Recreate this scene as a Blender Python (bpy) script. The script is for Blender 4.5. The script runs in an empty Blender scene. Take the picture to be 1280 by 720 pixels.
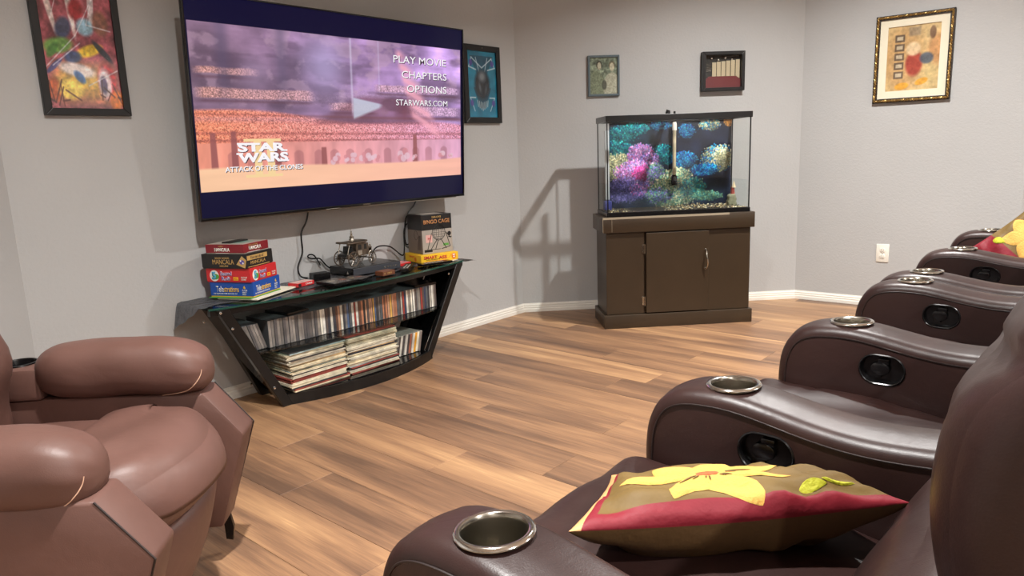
import bpy, bmesh, math, random
import numpy as np
from mathutils import Vector, Matrix
random.seed(7)
rng = np.random.RandomState(11)
SC = bpy.context.scene
COL = SC.collection

# ------------------------------------------------------------------ camera
CAM_H = 1.08
cd = bpy.data.cameras.new('camera')
cam = bpy.data.objects.new('camera', cd)
COL.objects.link(cam)
cd.sensor_width = 36.0
cd.lens = 898.47 * 36.0 / 1280.0
cd.clip_start = 0.02
_p, _r, _a = math.radians(10.830), math.radians(-2.144), math.radians(41.10)
_M = Matrix(((math.sin(_a), math.cos(_a), 0), (-math.cos(_a), math.sin(_a), 0), (0, 0, 1)))
_f = Vector((0, math.cos(_p), -math.sin(_p)))
_u = Vector((0, math.sin(_p), math.cos(_p)))
_x = Vector((1, 0, 0))
_rt = _M @ (_x * math.cos(_r) + _u * math.sin(_r))
_up = _M @ (_u * math.cos(_r) - _x * math.sin(_r))
_fw = _M @ _f
mw = Matrix((( _rt.x, _up.x, -_fw.x, 0), (_rt.y, _up.y, -_fw.y, 0), (_rt.z, _up.z, -_fw.z, CAM_H), (0, 0, 0, 1)))
cam.matrix_world = mw
SC.camera = cam

# ------------------------------------------------------------------ world, lights, exposure
w = bpy.data.worlds.new('world')
SC.world = w
w.use_nodes = True
w.node_tree.nodes['Background'].inputs[0].default_value = (1.0, 0.98, 0.95, 1)
w.node_tree.nodes['Background'].inputs[1].default_value = 0.15
SC.view_settings.view_transform = 'Standard'
SC.view_settings.look = 'None'
SC.view_settings.gamma = 1.0
SC.view_settings.exposure = 0.0
SC.view_settings.use_curve_mapping = False
CEIL = 2.63
def can_or_fill(x, y, e, size=0.08, col=(1.0, 0.98, 0.95)):
    l = bpy.data.lights.new('downlight_or_fill', 'AREA')
    l.shape = 'DISK'; l.size = size; l.energy = e; l.color = col
    l.spread = math.radians(140)
    o = bpy.data.objects.new('downlight_or_fill', l)
    o.location = (x, y, CEIL - 0.012)
    COL.objects.link(o)
LP = 68
can_or_fill(3.56, 0.98, LP)
can_or_fill(0.80, 0.98, LP)
can_or_fill(3.56, -1.40, LP)
can_or_fill(0.80, -1.40, LP)
can_or_fill(3.56, -3.00, LP)  # unseen fill lamp, added far behind the camera to brighten the media stand's interior
can_or_fill(0.80, -3.00, LP)  # second added rear fill lamp, also unseen
can_or_fill(-1.10, -1.40, LP * 0.6)

# ------------------------------------------------------------------ helpers
def lin(c):
    c = c / 255.0
    return c / 12.92 if c <= 0.04045 else ((c + 0.055) / 1.055) ** 2.4
def rgb(r, g, b): return (lin(r), lin(g), lin(b), 1.0)

def nt(name):
    m = bpy.data.materials.new(name); m.use_nodes = True
    t = m.node_tree; t.nodes.clear()
    out = t.nodes.new('ShaderNodeOutputMaterial')
    b = t.nodes.new('ShaderNodeBsdfPrincipled')
    t.links.new(b.outputs[0], out.inputs[0])
    return m, t, b, out
def N(t, kind, **kw):
    n = t.nodes.new(kind)
    for k, v in kw.items():
        if k.startswith('i_'):
            key = k[2:]
            key = int(key) if key.isdigit() else key
            n.inputs[key].default_value = v
        else: setattr(n, k, v)
    return n
def simple(name, col, rough=0.5, metal=0.0, spec=0.5, bump=None, var=0.0, coat=0.0):
    m, t, b, o = nt(name)
    b.inputs['Base Color'].default_value = col
    b.inputs['Roughness'].default_value = rough
    b.inputs['Metallic'].default_value = metal
    b.inputs['Specular IOR Level'].default_value = spec
    b.inputs['Coat Weight'].default_value = coat
    tc = N(t, 'ShaderNodeTexCoord')
    if var:
        n = N(t, 'ShaderNodeTexNoise', i_Scale=9.0, i_Detail=5.0)
        t.links.new(tc.outputs['Object'], n.inputs['Vector'])
        r = N(t, 'ShaderNodeMapRange', i_1=0.3, i_2=0.7, i_3=1 - var, i_4=1 + var)
        t.links.new(n.outputs[0], r.inputs[0])
        mx = N(t, 'ShaderNodeVectorMath', operation='SCALE')
        mx.inputs[0].default_value = col[:3]
        t.links.new(r.outputs[0], mx.inputs['Scale'])
        t.links.new(mx.outputs[0], b.inputs['Base Color'])
    if bump:
        n = N(t, 'ShaderNodeTexNoise', i_Scale=bump[0], i_Detail=4.0)
        t.links.new(tc.outputs['Object'], n.inputs['Vector'])
        bp = N(t, 'ShaderNodeBump', i_Strength=bump[1], i_Distance=bump[2])
        t.links.new(n.outputs[0], bp.inputs['Height'])
        t.links.new(bp.outputs[0], b.inputs['Normal'])
    return m

# --- bmesh shape helpers
def MX(loc=(0, 0, 0), rz=0.0, rx=0.0, ry=0.0):
    return Matrix.Translation(loc) @ Matrix.Rotation(rz, 4, 'Z') @ Matrix.Rotation(ry, 4, 'Y') @ Matrix.Rotation(rx, 4, 'X')
def box(bm, lo, hi, bev=0.0, M=None, mi=0, seg=2):
    lo = Vector(lo); hi = Vector(hi)
    r = bmesh.ops.create_cube(bm, size=1.0)
    vs = r['verts']
    for v in vs:
        v.co = Vector(((lo[i] + hi[i]) / 2 + v.co[i] * (hi[i] - lo[i]) for i in range(3)))
    fs = list({f for v in vs for f in v.link_faces})
    for f in fs: f.material_index = mi
    if bev:
        es = list({e for v in vs for e in v.link_edges})
        rr = bmesh.ops.bevel(bm, geom=es, offset=bev, segments=seg, affect='EDGES', profile=0.5)
        vs = list({v for f in rr['faces'] for v in f.verts} | {v for v in vs if v.is_valid})
        for f in rr['faces']: f.material_index = mi
    if M is not None:
        for v in vs: v.co = M @ v.co
    return vs
def prism(bm, pts, z0, z1, M=None, mi=0, bev=0.0):
    """pts: 2-D outline (ccw) in local xy, extruded along local z"""
    a = [bm.verts.new((p[0], p[1], z0)) for p in pts]
    b = [bm.verts.new((p[0], p[1], z1)) for p in pts]
    n = len(pts); fs = []
    fs.append(bm.faces.new(a[::-1])); fs.append(bm.faces.new(b))
    for i in range(n):
        fs.append(bm.faces.new((a[i], a[(i + 1) % n], b[(i + 1) % n], b[i])))
    for f in fs: f.material_index = mi
    vs = a + b
    if bev:
        es = list({e for f in fs for e in f.edges})
        rr = bmesh.ops.bevel(bm, geom=es, offset=bev, segments=2, affect='EDGES', profile=0.5)
        vs = list({v for f in rr['faces'] for v in f.verts} | {v for v in vs if v.is_valid})
    if M is not None:
        for v in vs: v.co = M @ v.co
    return vs
def tube(bm, pts, r, n=8, mi=0, closed=False, cap=True):
    pts = [Vector(p) for p in pts]
    rings = []
    m = len(pts)
    prev = None
    for i, p in enumerate(pts):
        if closed: d = pts[(i + 1) % m] - pts[i - 1]
        else: d = pts[min(i + 1, m - 1)] - pts[max(i - 1, 0)]
        if d.length < 1e-9: d = Vector((0, 0, 1))
        d.normalize()
        if prev is None:
            ref = Vector((0, 0, 1)) if abs(d.z) < 0.9 else Vector((1, 0, 0))
            x = d.cross(ref).normalized()
        else:
            x = (prev - d * prev.dot(d)).normalized()
        prev = x
        y = d.cross(x)
        rr = r[i] if isinstance(r, (list, tuple)) else r
        rings.append([bm.verts.new(p + (x * math.cos(2 * math.pi * k / n) + y * math.sin(2 * math.pi * k / n)) * rr) for k in range(n)])
    rng_ = range(m if closed else m - 1)
    for i in rng_:
        A, B = rings[i], rings[(i + 1) % m]
        for k in range(n):
            f = bm.faces.new((A[k], A[(k + 1) % n], B[(k + 1) % n], B[k])); f.material_index = mi
    if cap and not closed:
        f = bm.faces.new(rings[0][::-1]); f.material_index = mi
        f = bm.faces.new(rings[-1]); f.material_index = mi
def smooth_path(pts, n=6):
    pts = [Vector(p) for p in pts]; out = []
    for i in range(len(pts) - 1):
        p0 = pts[max(i - 1, 0)]; p1 = pts[i]; p2 = pts[i + 1]; p3 = pts[min(i + 2, len(pts) - 1)]
        for k in range(n):
            t = k / n
            out.append(0.5 * ((2 * p1) + (p2 - p0) * t + (2 * p0 - 5 * p1 + 4 * p2 - p3) * t * t + (3 * p1 - p0 - 3 * p2 + p3) * t ** 3))
    out.append(pts[-1])
    return out
def lathe(bm, prof, n=24, M=None, mi=0, close=False):
    """prof: list of (r, z)"""
    rings = []
    for r, z in prof:
        if r < 1e-6: rings.append([bm.verts.new((0, 0, z))])
        else: rings.append([bm.verts.new((r * math.cos(2 * math.pi * k / n), r * math.sin(2 * math.pi * k / n), z)) for k in range(n)])
    pairs = list(zip(rings[:-1], rings[1:]))
    if close: pairs.append((rings[-1], rings[0]))
    for A, B in pairs:
        if len(A) == 1 and len(B) == 1: continue
        for k in range(n):
            k2 = (k + 1) % n
            if len(A) == 1: f = bm.faces.new((A[0], B[k2], B[k]))
            elif len(B) == 1: f = bm.faces.new((A[k], A[k2], B[0]))
            else: f = bm.faces.new((A[k], A[k2], B[k2], B[k]))
            f.material_index = mi
    if M is not None:
        for R in rings:
            for v in R: v.co = M @ v.co
def puffy(bm, sx, sy, sz, r, n=14, puff=(0, 0, 0), deform=None, M=None, mi=0):
    """rounded box centred at origin, sizes sx sy sz, edge radius r, faces crowned by puff, then deformed"""
    b2 = bmesh.new()
    bmesh.ops.create_cube(b2, size=2.0)
    bmesh.ops.subdivide_edges(b2, edges=b2.edges[:], cuts=n, use_grid_fill=True)
    S = Vector((sx / 2, sy / 2, sz / 2))
    for v in b2.verts:
        q = v.co.copy()
        # concentrate samples to the edges
        q = Vector([math.sin(q[i] * math.pi / 2 * 0.92) / math.sin(math.pi / 2 * 0.92) for i in range(3)])
        p = Vector([q[i] * S[i] for i in range(3)])
        core = Vector([max(-(S[i] - r), min(S[i] - r, p[i])) for i in range(3)])
        d = p - core
        if d.length > 1e-9: p = core + d.normalized() * r
        w_ = [1 - min(1, abs(q[i])) ** 2 for i in range(3)]
        if puff[0]: p.x += math.copysign(puff[0], q.x) * w_[1] * w_[2] * min(1, abs(q.x)) ** 3
        if puff[1]: p.y += math.copysign(puff[1], q.y) * w_[0] * w_[2] * min(1, abs(q.y)) ** 3
        if puff[2]: p.z += math.copysign(puff[2], q.z) * w_[0] * w_[1] * min(1, abs(q.z)) ** 3
        if deform: p = deform(p)
        if M is not None: p = M @ p
        v.co = p
    vm = {}
    for v in b2.verts: vm[v] = bm.verts.new(v.co)
    for f in b2.faces:
        g = bm.faces.new([vm[v] for v in f.verts]); g.material_index = mi; g.smooth = True
    b2.free()

def mesh_of(bm, name, mats, smooth=False, ang=40):
    bmesh.ops.recalc_face_normals(bm, faces=bm.faces[:])
    me = bpy.data.meshes.new(name)
    if smooth:
        for f in bm.faces: f.smooth = True
        for e in bm.edges:
            if len(e.link_faces) == 2 and e.calc_face_angle(0) > math.radians(ang): e.smooth = False
    bm.to_mesh(me); bm.free()
    for m in (mats if isinstance(mats, (list, tuple)) else [mats]): me.materials.append(m)
    return me
def obj(name, bm, mats, parent=None, M=None, smooth=False, ang=40, label=None):
    me = mesh_of(bm, name, mats, smooth, ang) if isinstance(bm, bmesh.types.BMesh) else bm
    o = bpy.data.objects.new(name, me); COL.objects.link(o)
    if parent is not None: o.parent = parent
    if M is not None: o.matrix_local = M
    if label: o['label'] = label
    return o
def tag(o, label, cat, group=None, kind=None):
    if label: o['label'] = label
    if cat: o['category'] = cat
    if group: o['group'] = group
    if kind: o['kind'] = kind
    return o
def thing(name, label, cat, M=None, group=None):
    o = bpy.data.objects.new(name, None); COL.objects.link(o)
    o.empty_display_size = 0.05
    if M is not None: o.matrix_world = M
    return tag(o, label, cat, group)
def struct(name, bm, mats, M=None, smooth=False):
    o = obj(name, bm, mats, None, M, smooth); o['kind'] = 'structure'; return o
def dup(o, M, label=None, group=None):
    def rec(s, par):
        c = s.copy(); COL.objects.link(c)
        if par is not None: c.parent = par
        for ch in [k for k in s.children]: rec(ch, c)
        return c
    c = rec(o, None); c.matrix_world = M
    if label: c['label'] = label
    if group: c['group'] = group
    return c

# --- text: built-in font turned into flat mesh, fitted in a box
def text_mesh(s, w_, h_, bold=0.0, depth=0.0004, shear=0.0, serif=False):
    c = bpy.data.curves.new('t', 'FONT')
    c.body = s; c.size = 1.0; c.extrude = 0.0; c.offset = bold; c.shear = shear
    c.resolution_u = 3
    o = bpy.data.objects.new('t', c); COL.objects.link(o)
    bpy.context.view_layer.update()
    me = bpy.data.meshes.new_from_object(o.evaluated_get(bpy.context.evaluated_depsgraph_get()))
    bpy.data.objects.remove(o); bpy.data.curves.remove(c)
    co = np.array([v.co[:] for v in me.vertices])
    lo = co.min(0); hi = co.max(0)
    sx = w_ / max(hi[0] - lo[0], 1e-6); sy = h_ / max(hi[1] - lo[1], 1e-6)
    bm = bmesh.new(); bm.from_mesh(me)
    for v in bm.verts: v.co = Vector(((v.co.x - lo[0]) * sx - w_ / 2, (v.co.y - lo[1]) * sy - h_ / 2, 0))
    g = bmesh.ops.extrude_face_region(bm, geom=bm.faces[:])
    for v in g['geom']:
        if isinstance(v, bmesh.types.BMVert): v.co.z += depth
    bpy.data.meshes.remove(me)
    return bm
def frame_M(o, r, u):
    """matrix with x along r, y along u, z = r x u at o"""
    r = Vector(r).normalized(); u = Vector(u).normalized(); n = r.cross(u)
    return Matrix(((r.x, u.x, n.x, o[0]), (r.y, u.y, n.y, o[1]), (r.z, u.z, n.z, o[2]), (0, 0, 0, 1)))
def lettering(s, parent, F, cx, cy, w_, h_, mat, bold=0.0, shear=0.0, lift=0.0006, name='lettering'):
    bm = text_mesh(s, w_, h_, bold, shear=shear)
    return obj(name, bm, mat, parent, F @ Matrix.Translation((cx, cy, lift)))

# --- painter: numpy colour fields on a fine grid of vertices
def vnoise(nx, ny, fx, fy, seed=0, octv=4):
    r = np.random.RandomState(seed); out = np.zeros((ny, nx)); amp = 1; tot = 0
    for o in range(octv):
        gx, gy = int(fx * 2 ** o) + 2, int(fy * 2 ** o) + 2
        g = r.rand(gy + 1, gx + 1)
        X = np.linspace(0, gx - 1e-3, nx); Y = np.linspace(0, gy - 1e-3, ny)
        xi = X.astype(int); yi = Y.astype(int); xf = X - xi; yf = Y - yi
        xf = xf * xf * (3 - 2 * xf); yf = yf * yf * (3 - 2 * yf)
        a = g[np.ix_(yi, xi)]; b = g[np.ix_(yi, xi + 1)]; c = g[np.ix_(yi + 1, xi)]; d = g[np.ix_(yi + 1, xi + 1)]
        out += amp * ((a * (1 - xf) + b * xf) * (1 - yf)[:, None] + (c * (1 - xf) + d * xf) * yf[:, None])
        tot += amp; amp *= 0.5
    return out / tot
class Paint:
    def __init__(s, nx, ny, base):
        s.nx, s.ny = nx, ny
        s.im = np.zeros((ny, nx, 3)) + np.array(base, float)
        s.U, s.V = np.meshgrid(np.linspace(0, 1, nx), np.linspace(0, 1, ny))
    def blend(s, mask, col):
        col = np.array(col, float)
        s.im = s.im * (1 - mask[..., None]) + col * mask[..., None]
    def ell(s, cx, cy, rx, ry, col, soft=0.15, a=1.0, rot=0.0):
        dx, dy = s.U - cx, s.V - cy
        x = dx * math.cos(rot) + dy * math.sin(rot); y = -dx * math.sin(rot) + dy * math.cos(rot)
        d = np.sqrt((x / rx) ** 2 + (y / ry) ** 2)
        s.blend(np.clip((1 - d) / soft, 0, 1) * a, col)
    def rect(s, x0, x1, y0, y1, col, a=1.0, soft=0.004):
        m = np.clip((s.U - x0) / soft, 0, 1) * np.clip((x1 - s.U) / soft, 0, 1) * np.clip((s.V - y0) / soft, 0, 1) * np.clip((y1 - s.V) / soft, 0, 1)
        s.blend(m * a, col)
    def line(s, x0, y0, x1, y1, w_, col, a=1.0):
        dx, dy = x1 - x0, y1 - y0; L = dx * dx + dy * dy
        t = np.clip(((s.U - x0) * dx + (s.V - y0) * dy) / L, 0, 1)
        d = np.hypot(s.U - x0 - t * dx, s.V - y0 - t * dy)
        s.blend(np.clip(1.5 - d / w_, 0, 1) * a, col)
    def noise(s, fx, fy, amp, seed=0, octv=4):
        s.im *= (1 + amp * (vnoise(s.nx, s.ny, fx, fy, seed, octv)[..., None] - 0.5) * 2)
    def mesh(s, w_, h_, name, mat):
        nx, ny = s.nx, s.ny
        co = np.stack([(s.U - 0.5) * w_, (s.V - 0.5) * h_, np.zeros_like(s.U)], -1).reshape(-1, 3)
        i = np.arange(nx * ny).reshape(ny, nx)
        f = np.stack([i[:-1, :-1], i[:-1, 1:], i[1:, 1:], i[1:, :-1]], -1).reshape(-1, 4)
        me = bpy.data.meshes.new(name)
        me.vertices.add(len(co)); me.vertices.foreach_set('co', co.ravel())
        me.loops.add(f.size); me.loops.foreach_set('vertex_index', f.ravel().astype(np.int32))
        me.polygons.add(len(f)); me.polygons.foreach_set('loop_start', np.arange(0, f.size, 4, dtype=np.int32))
        me.update(); me.validate()
        ca = me.color_attributes.new('Col', 'FLOAT_COLOR', 'POINT')
        im = np.clip(s.im / 255.0, 0, 1)
        im = np.where(im <= 0.04045, im / 12.92, ((im + 0.055) / 1.055) ** 2.4)
        ca.data.foreach_set('color', np.concatenate([im, np.ones((ny, nx, 1))], -1).astype(np.float32).ravel())
        me.materials.append(mat)
        return me
def paint_mat(name, rough=0.25, coat=0.3, emit=0.0):
    m, t, b, o = nt(name)
    a = N(t, 'ShaderNodeVertexColor', layer_name='Col')
    if emit:
        b.inputs['Base Color'].default_value = (0.01, 0.01, 0.012, 1)
        t.links.new(a.outputs[0], b.inputs['Emission Color'])
        b.inputs['Emission Strength'].default_value = emit
        b.inputs['Specular IOR Level'].default_value = 0.15
    else:
        t.links.new(a.outputs[0], b.inputs['Base Color'])
    b.inputs['Roughness'].default_value = rough
    b.inputs['Coat Weight'].default_value = coat
    b.inputs['Coat Roughness'].default_value = 0.05
    return m

# ------------------------------------------------------------------ materials
def wall_mat():
    m, t, b, o = nt('grey_wall_paint')
    tc = N(t, 'ShaderNodeTexCoord')
    n1 = N(t, 'ShaderNodeTexNoise', i_Scale=70.0, i_Detail=4.0, i_Roughness=0.6)
    n2 = N(t, 'ShaderNodeTexNoise', i_Scale=1.3, i_Detail=2.0)
    for n in (n1, n2): t.links.new(tc.outputs['Object'], n.inputs['Vector'])
    r = N(t, 'ShaderNodeValToRGB')
    r.color_ramp.elements[0].color = rgb(182, 182, 181); r.color_ramp.elements[0].position = 0.3
    r.color_ramp.elements[1].color = rgb(188, 188, 187); r.color_ramp.elements[1].position = 0.7
    t.links.new(n2.outputs[0], r.inputs[0]); t.links.new(r.outputs[0], b.inputs['Base Color'])
    bp = N(t, 'ShaderNodeBump', i_Strength=0.35, i_Distance=0.004)
    t.links.new(n1.outputs[0], bp.inputs['Height']); t.links.new(bp.outputs[0], b.inputs['Normal'])
    b.inputs['Roughness'].default_value = 0.65
    b.inputs['Specular IOR Level'].default_value = 0.3
    return m
M_WALL = wall_mat()
M_CEIL = simple('white_ceiling', rgb(215, 212, 205), 0.9, bump=(60, 0.3, 0.004))
M_TRIM = simple('white_trim_paint', rgb(236, 232, 222), 0.35)
def plank_mat():
    m, t, b, o = nt('wood_plank')
    tc = N(t, 'ShaderNodeTexCoord'); oi = N(t, 'ShaderNodeObjectInfo')
    off = N(t, 'ShaderNodeVectorMath', operation='SCALE'); off.inputs[0].default_value = (37.0, 91.0, 53.0)
    t.links.new(oi.outputs['Random'], off.inputs['Scale'])
    ad = N(t, 'ShaderNodeVectorMath', operation='ADD')
    t.links.new(tc.outputs['Object'], ad.inputs[0]); t.links.new(off.outputs[0], ad.inputs[1])
    def mapped(s):
        mp = N(t, 'ShaderNodeMapping'); mp.inputs['Scale'].default_value = s
        t.links.new(ad.outputs[0], mp.inputs['Vector']); return mp
    a = mapped((9.5, 0.9, 1)); bnd = N(t, 'ShaderNodeTexNoise', i_Scale=1.0, i_Detail=3.0, i_Distortion=0.5)
    t.links.new(a.outputs[0], bnd.inputs['Vector'])
    c = mapped((90.0, 2.6, 1)); gr = N(t, 'ShaderNodeTexNoise', i_Scale=1.0, i_Detail=6.0, i_Roughness=0.65)
    t.links.new(c.outputs[0], gr.inputs['Vector'])
    d = mapped((300.0, 9.0, 1)); fi = N(t, 'ShaderNodeTexNoise', i_Scale=1.0, i_Detail=3.0)
    t.links.new(d.outputs[0], fi.inputs['Vector'])
    # value = band + grain + random tone per plank
    m1 = N(t, 'ShaderNodeMath', operation='MULTIPLY_ADD', i_1=0.34, i_2=0.0); t.links.new(gr.outputs[0], m1.inputs[0])
    m2 = N(t, 'ShaderNodeMath', operation='MULTIPLY_ADD', i_1=0.90); t.links.new(bnd.outputs[0], m2.inputs[0]); t.links.new(m1.outputs[0], m2.inputs[2])
    m3 = N(t, 'ShaderNodeMath', operation='MULTIPLY_ADD', i_1=0.20); t.links.new(oi.outputs['Random'], m3.inputs[0]); t.links.new(m2.outputs[0], m3.inputs[2])
    m4 = N(t, 'ShaderNodeMath', operation='MULTIPLY_ADD', i_1=0.24); t.links.new(fi.outputs[0], m4.inputs[0]); t.links.new(m3.outputs[0], m4.inputs[2])
    r = N(t, 'ShaderNodeValToRGB'); cr = r.color_ramp
    cr.elements[0].position = 0.54; cr.elements[0].color = rgb(98, 74, 58)
    cr.elements[1].position = 1.12; cr.elements[1].color = rgb(200, 160, 116)
    for p_, c_ in ((0.68, (130, 98, 74)), (0.79, (154, 117, 86)), (0.90, (174, 135, 98))):
        e = cr.elements.new(p_); e.color = rgb(*c_)
    cr.elements[-1].position = 1.0
    mr = N(t, 'ShaderNodeMapRange', i_1=0.0, i_2=1.15, i_3=0.0, i_4=1.0)
    t.links.new(m4.outputs[0], mr.inputs[0]); t.links.new(mr.outputs[0], r.inputs[0])
    t.links.new(r.outputs[0], b.inputs['Base Color'])
    b.inputs['Roughness'].default_value = 0.42
    bp = N(t, 'ShaderNodeBump', i_Strength=0.15, i_Distance=0.001)
    t.links.new(gr.outputs[0], bp.inputs['Height']); t.links.new(bp.outputs[0], b.inputs['Normal'])
    return m
M_PLANK = plank_mat()
def leather(name, c0, c1, rough, wr=0.12):
    m, t, b, o = nt(name)
    tc = N(t, 'ShaderNodeTexCoord')
    n = N(t, 'ShaderNodeTexNoise', i_Scale=5.0, i_Detail=4.0); t.links.new(tc.outputs['Object'], n.inputs['Vector'])
    r = N(t, 'ShaderNodeValToRGB')
    r.color_ramp.elements[0].color = c0; r.color_ramp.elements[0].position = 0.35
    r.color_ramp.elements[1].color = c1; r.color_ramp.elements[1].position = 0.7
    t.links.new(n.outputs[0], r.inputs[0]); t.links.new(r.outputs[0], b.inputs['Base Color'])
    v = N(t, 'ShaderNodeTexVoronoi', i_Scale=420.0); t.links.new(tc.outputs['Object'], v.inputs['Vector'])
    n2 = N(t, 'ShaderNodeTexNoise', i_Scale=11.0, i_Detail=3.0, i_Distortion=0.8); t.links.new(tc.outputs['Object'], n2.inputs['Vector'])
    b1 = N(t, 'ShaderNodeBump', i_Strength=0.12, i_Distance=0.0008); t.links.new(v.outputs[0], b1.inputs['Height'])
    b2 = N(t, 'ShaderNodeBump', i_Strength=wr, i_Distance=0.02); t.links.new(n2.outputs[0], b2.inputs['Height'])
    t.links.new(b1.outputs[0], b2.inputs['Normal']); t.links.new(b2.outputs[0], b.inputs['Normal'])
    b.inputs['Roughness'].default_value = rough
    b.inputs['Specular IOR Level'].default_value = 0.42
    return m
M_LEA = leather('dark_brown_leather', rgb(40, 24, 22), rgb(50, 31, 28), 0.40, 0.08)
M_LEA2 = leather('russet_leather', rgb(92, 64, 56), rgb(104, 74, 66), 0.48, 0.10)
M_STITCH = simple('stitching', rgb(34, 22, 20), 0.5)
M_THREAD = simple('pale_thread', rgb(205, 165, 140), 0.7)
M_STEEL = simple('brushed_steel', rgb(166, 160, 148), 0.24, 1.0)
M_CHROME = simple('polished_chrome', rgb(235, 234, 230), 0.12, 1.0)
M_BLKPL = simple('black_plastic', rgb(14, 13, 14), 0.25)
M_BLK = simple('black_frame', rgb(20, 19, 20), 0.35)
M_BLKMET = simple('black_metal', rgb(16, 15, 15), 0.3)
M_BLKGLOSS = simple('black_glass', rgb(8, 8, 9), 0.05)
M_BEZEL = simple('tv_bezel', rgb(12, 12, 14), 0.2)
M_WHITE = simple('white_print', rgb(240, 238, 230), 0.5)
M_PAPER = simple('paper', rgb(232, 226, 205), 0.7)
M_YEL = simple('yellow_print', rgb(246, 196, 40), 0.5)
M_GOLD = simple('gold_print', rgb(196, 160, 95), 0.5)
M_RED = simple('red_print', rgb(205, 42, 46), 0.45)
M_DRED = simple('maroon_print', rgb(130, 28, 38), 0.45)
M_BLUE = simple('blue_print', rgb(26, 78, 165), 0.45)
M_LBLUE = simple('light_blue_print', rgb(80, 170, 205), 0.5)
M_GREEN = simple('green_print', rgb(90, 160, 70), 0.5)
M_PURP = simple('purple_print', rgb(92, 76, 170), 0.5)
M_BLKCARD = simple('black_card', rgb(28, 26, 26), 0.45)
M_GREYCARD = simple('grey_card', rgb(168, 160, 150), 0.6)
M_ORANGE = simple('orange_print', rgb(228, 120, 30), 0.5)
M_STAND = simple('dark_olive_brown_paint', rgb(56, 43, 29), 0.38, var=0.06, bump=(40, 0.08, 0.002))
M_STANDWEAR = simple('worn_edge', rgb(150, 138, 118), 0.6)
M_PEWTER = simple('aged_pewter', rgb(120, 108, 96), 0.38, 0.85, var=0.25)
M_SILVER = simple('bright_pewter', rgb(190, 184, 172), 0.25, 0.95)
M_SOCK = simple('outlet_plastic', rgb(240, 236, 224), 0.35)
M_DARK = simple('dark_slot', rgb(30, 28, 26), 0.6)
def glass(name, tint, fres=1.45, rough=0.0, body=0.0, bodycol=(0.1, 0.1, 0.1, 1)):
    m = bpy.data.materials.new(name); m.use_nodes = True; t = m.node_tree; t.nodes.clear()
    out = N(t, 'ShaderNodeOutputMaterial'); lw = N(t, 'ShaderNodeLayerWeight', i_Blend=0.5); f0 = ((fres - 1) / (fres + 1)) ** 2 * 1.8
    pw = N(t, 'ShaderNodeMath', operation='POWER'); pw.inputs[1].default_value = 5.0; t.links.new(lw.outputs['Facing'], pw.inputs[0])
    fr = N(t, 'ShaderNodeMath', operation='MULTIPLY_ADD'); fr.inputs[1].default_value = min(0.9, (fres - 1) * 1.8); fr.inputs[2].default_value = f0; fr.use_clamp = True
    t.links.new(pw.outputs[0], fr.inputs[0])
    tr = N(t, 'ShaderNodeBsdfTransparent'); tr.inputs[0].default_value = tint
    gl = N(t, 'ShaderNodeBsdfGlossy'); gl.inputs['Roughness'].default_value = rough
    mx = N(t, 'ShaderNodeMixShader'); t.links.new(fr.outputs[0], mx.inputs[0])
    src = tr
    if body:
        df = N(t, 'ShaderNodeBsdfDiffuse'); df.inputs[0].default_value = bodycol
        m0 = N(t, 'ShaderNodeMixShader'); m0.inputs[0].default_value = body
        t.links.new(tr.outputs[0], m0.inputs[1]); t.links.new(df.outputs[0], m0.inputs[2]); src = m0
    t.links.new(src.outputs[0], mx.inputs[1]); t.links.new(gl.outputs[0], mx.inputs[2])
    t.links.new(mx.outputs[0], out.inputs[0])
    return m
M_GLASS = glass('clear_glass', (0.985, 0.99, 0.99, 1), 1.25)
M_SIDEGLASS = glass('side_glass', (0.98, 0.99, 0.985, 1), 1.07)
M_SMOKE = glass('smoked_glass', (0.62, 0.68, 0.66, 1))
M_GEDGE = glass('green_glass_edge', (0.25, 0.5, 0.42, 1), body=0.5, bodycol=rgb(60, 110, 95))
M_WATER = glass('water', (0.96, 0.985, 0.99, 1), 1.12)
def objcolor(name, rough, coat=0.0):
    m, t, b, o = nt(name)
    oi = N(t, 'ShaderNodeObjectInfo'); tc = N(t, 'ShaderNodeTexCoord')
    n = N(t, 'ShaderNodeTexNoise', i_Scale=22.0, i_Detail=3.0)
    ad = N(t, 'ShaderNodeVectorMath', operation='ADD'); t.links.new(tc.outputs['Object'], ad.inputs[0]); t.links.new(oi.outputs['Location'], ad.inputs[1])
    t.links.new(ad.outputs[0], n.inputs['Vector'])
    mr = N(t, 'ShaderNodeMapRange', i_1=0.35, i_2=0.65, i_3=0.72, i_4=1.2); t.links.new(n.outputs[0], mr.inputs[0])
    sc = N(t, 'ShaderNodeVectorMath', operation='SCALE'); t.links.new(oi.outputs['Color'], sc.inputs[0]); t.links.new(mr.outputs[0], sc.inputs['Scale'])
    t.links.new(sc.outputs[0], b.inputs['Base Color'])
    b.inputs['Roughness'].default_value = rough; b.inputs['Coat Weight'].default_value = coat
    return m
M_SPINE = objcolor('printed_spine', 0.35, 0.5)
M_SLEEVE = objcolor('card_sleeve', 0.6)
M_CASE = simple('clear_grey_case', rgb(88, 90, 92), 0.3)

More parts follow.
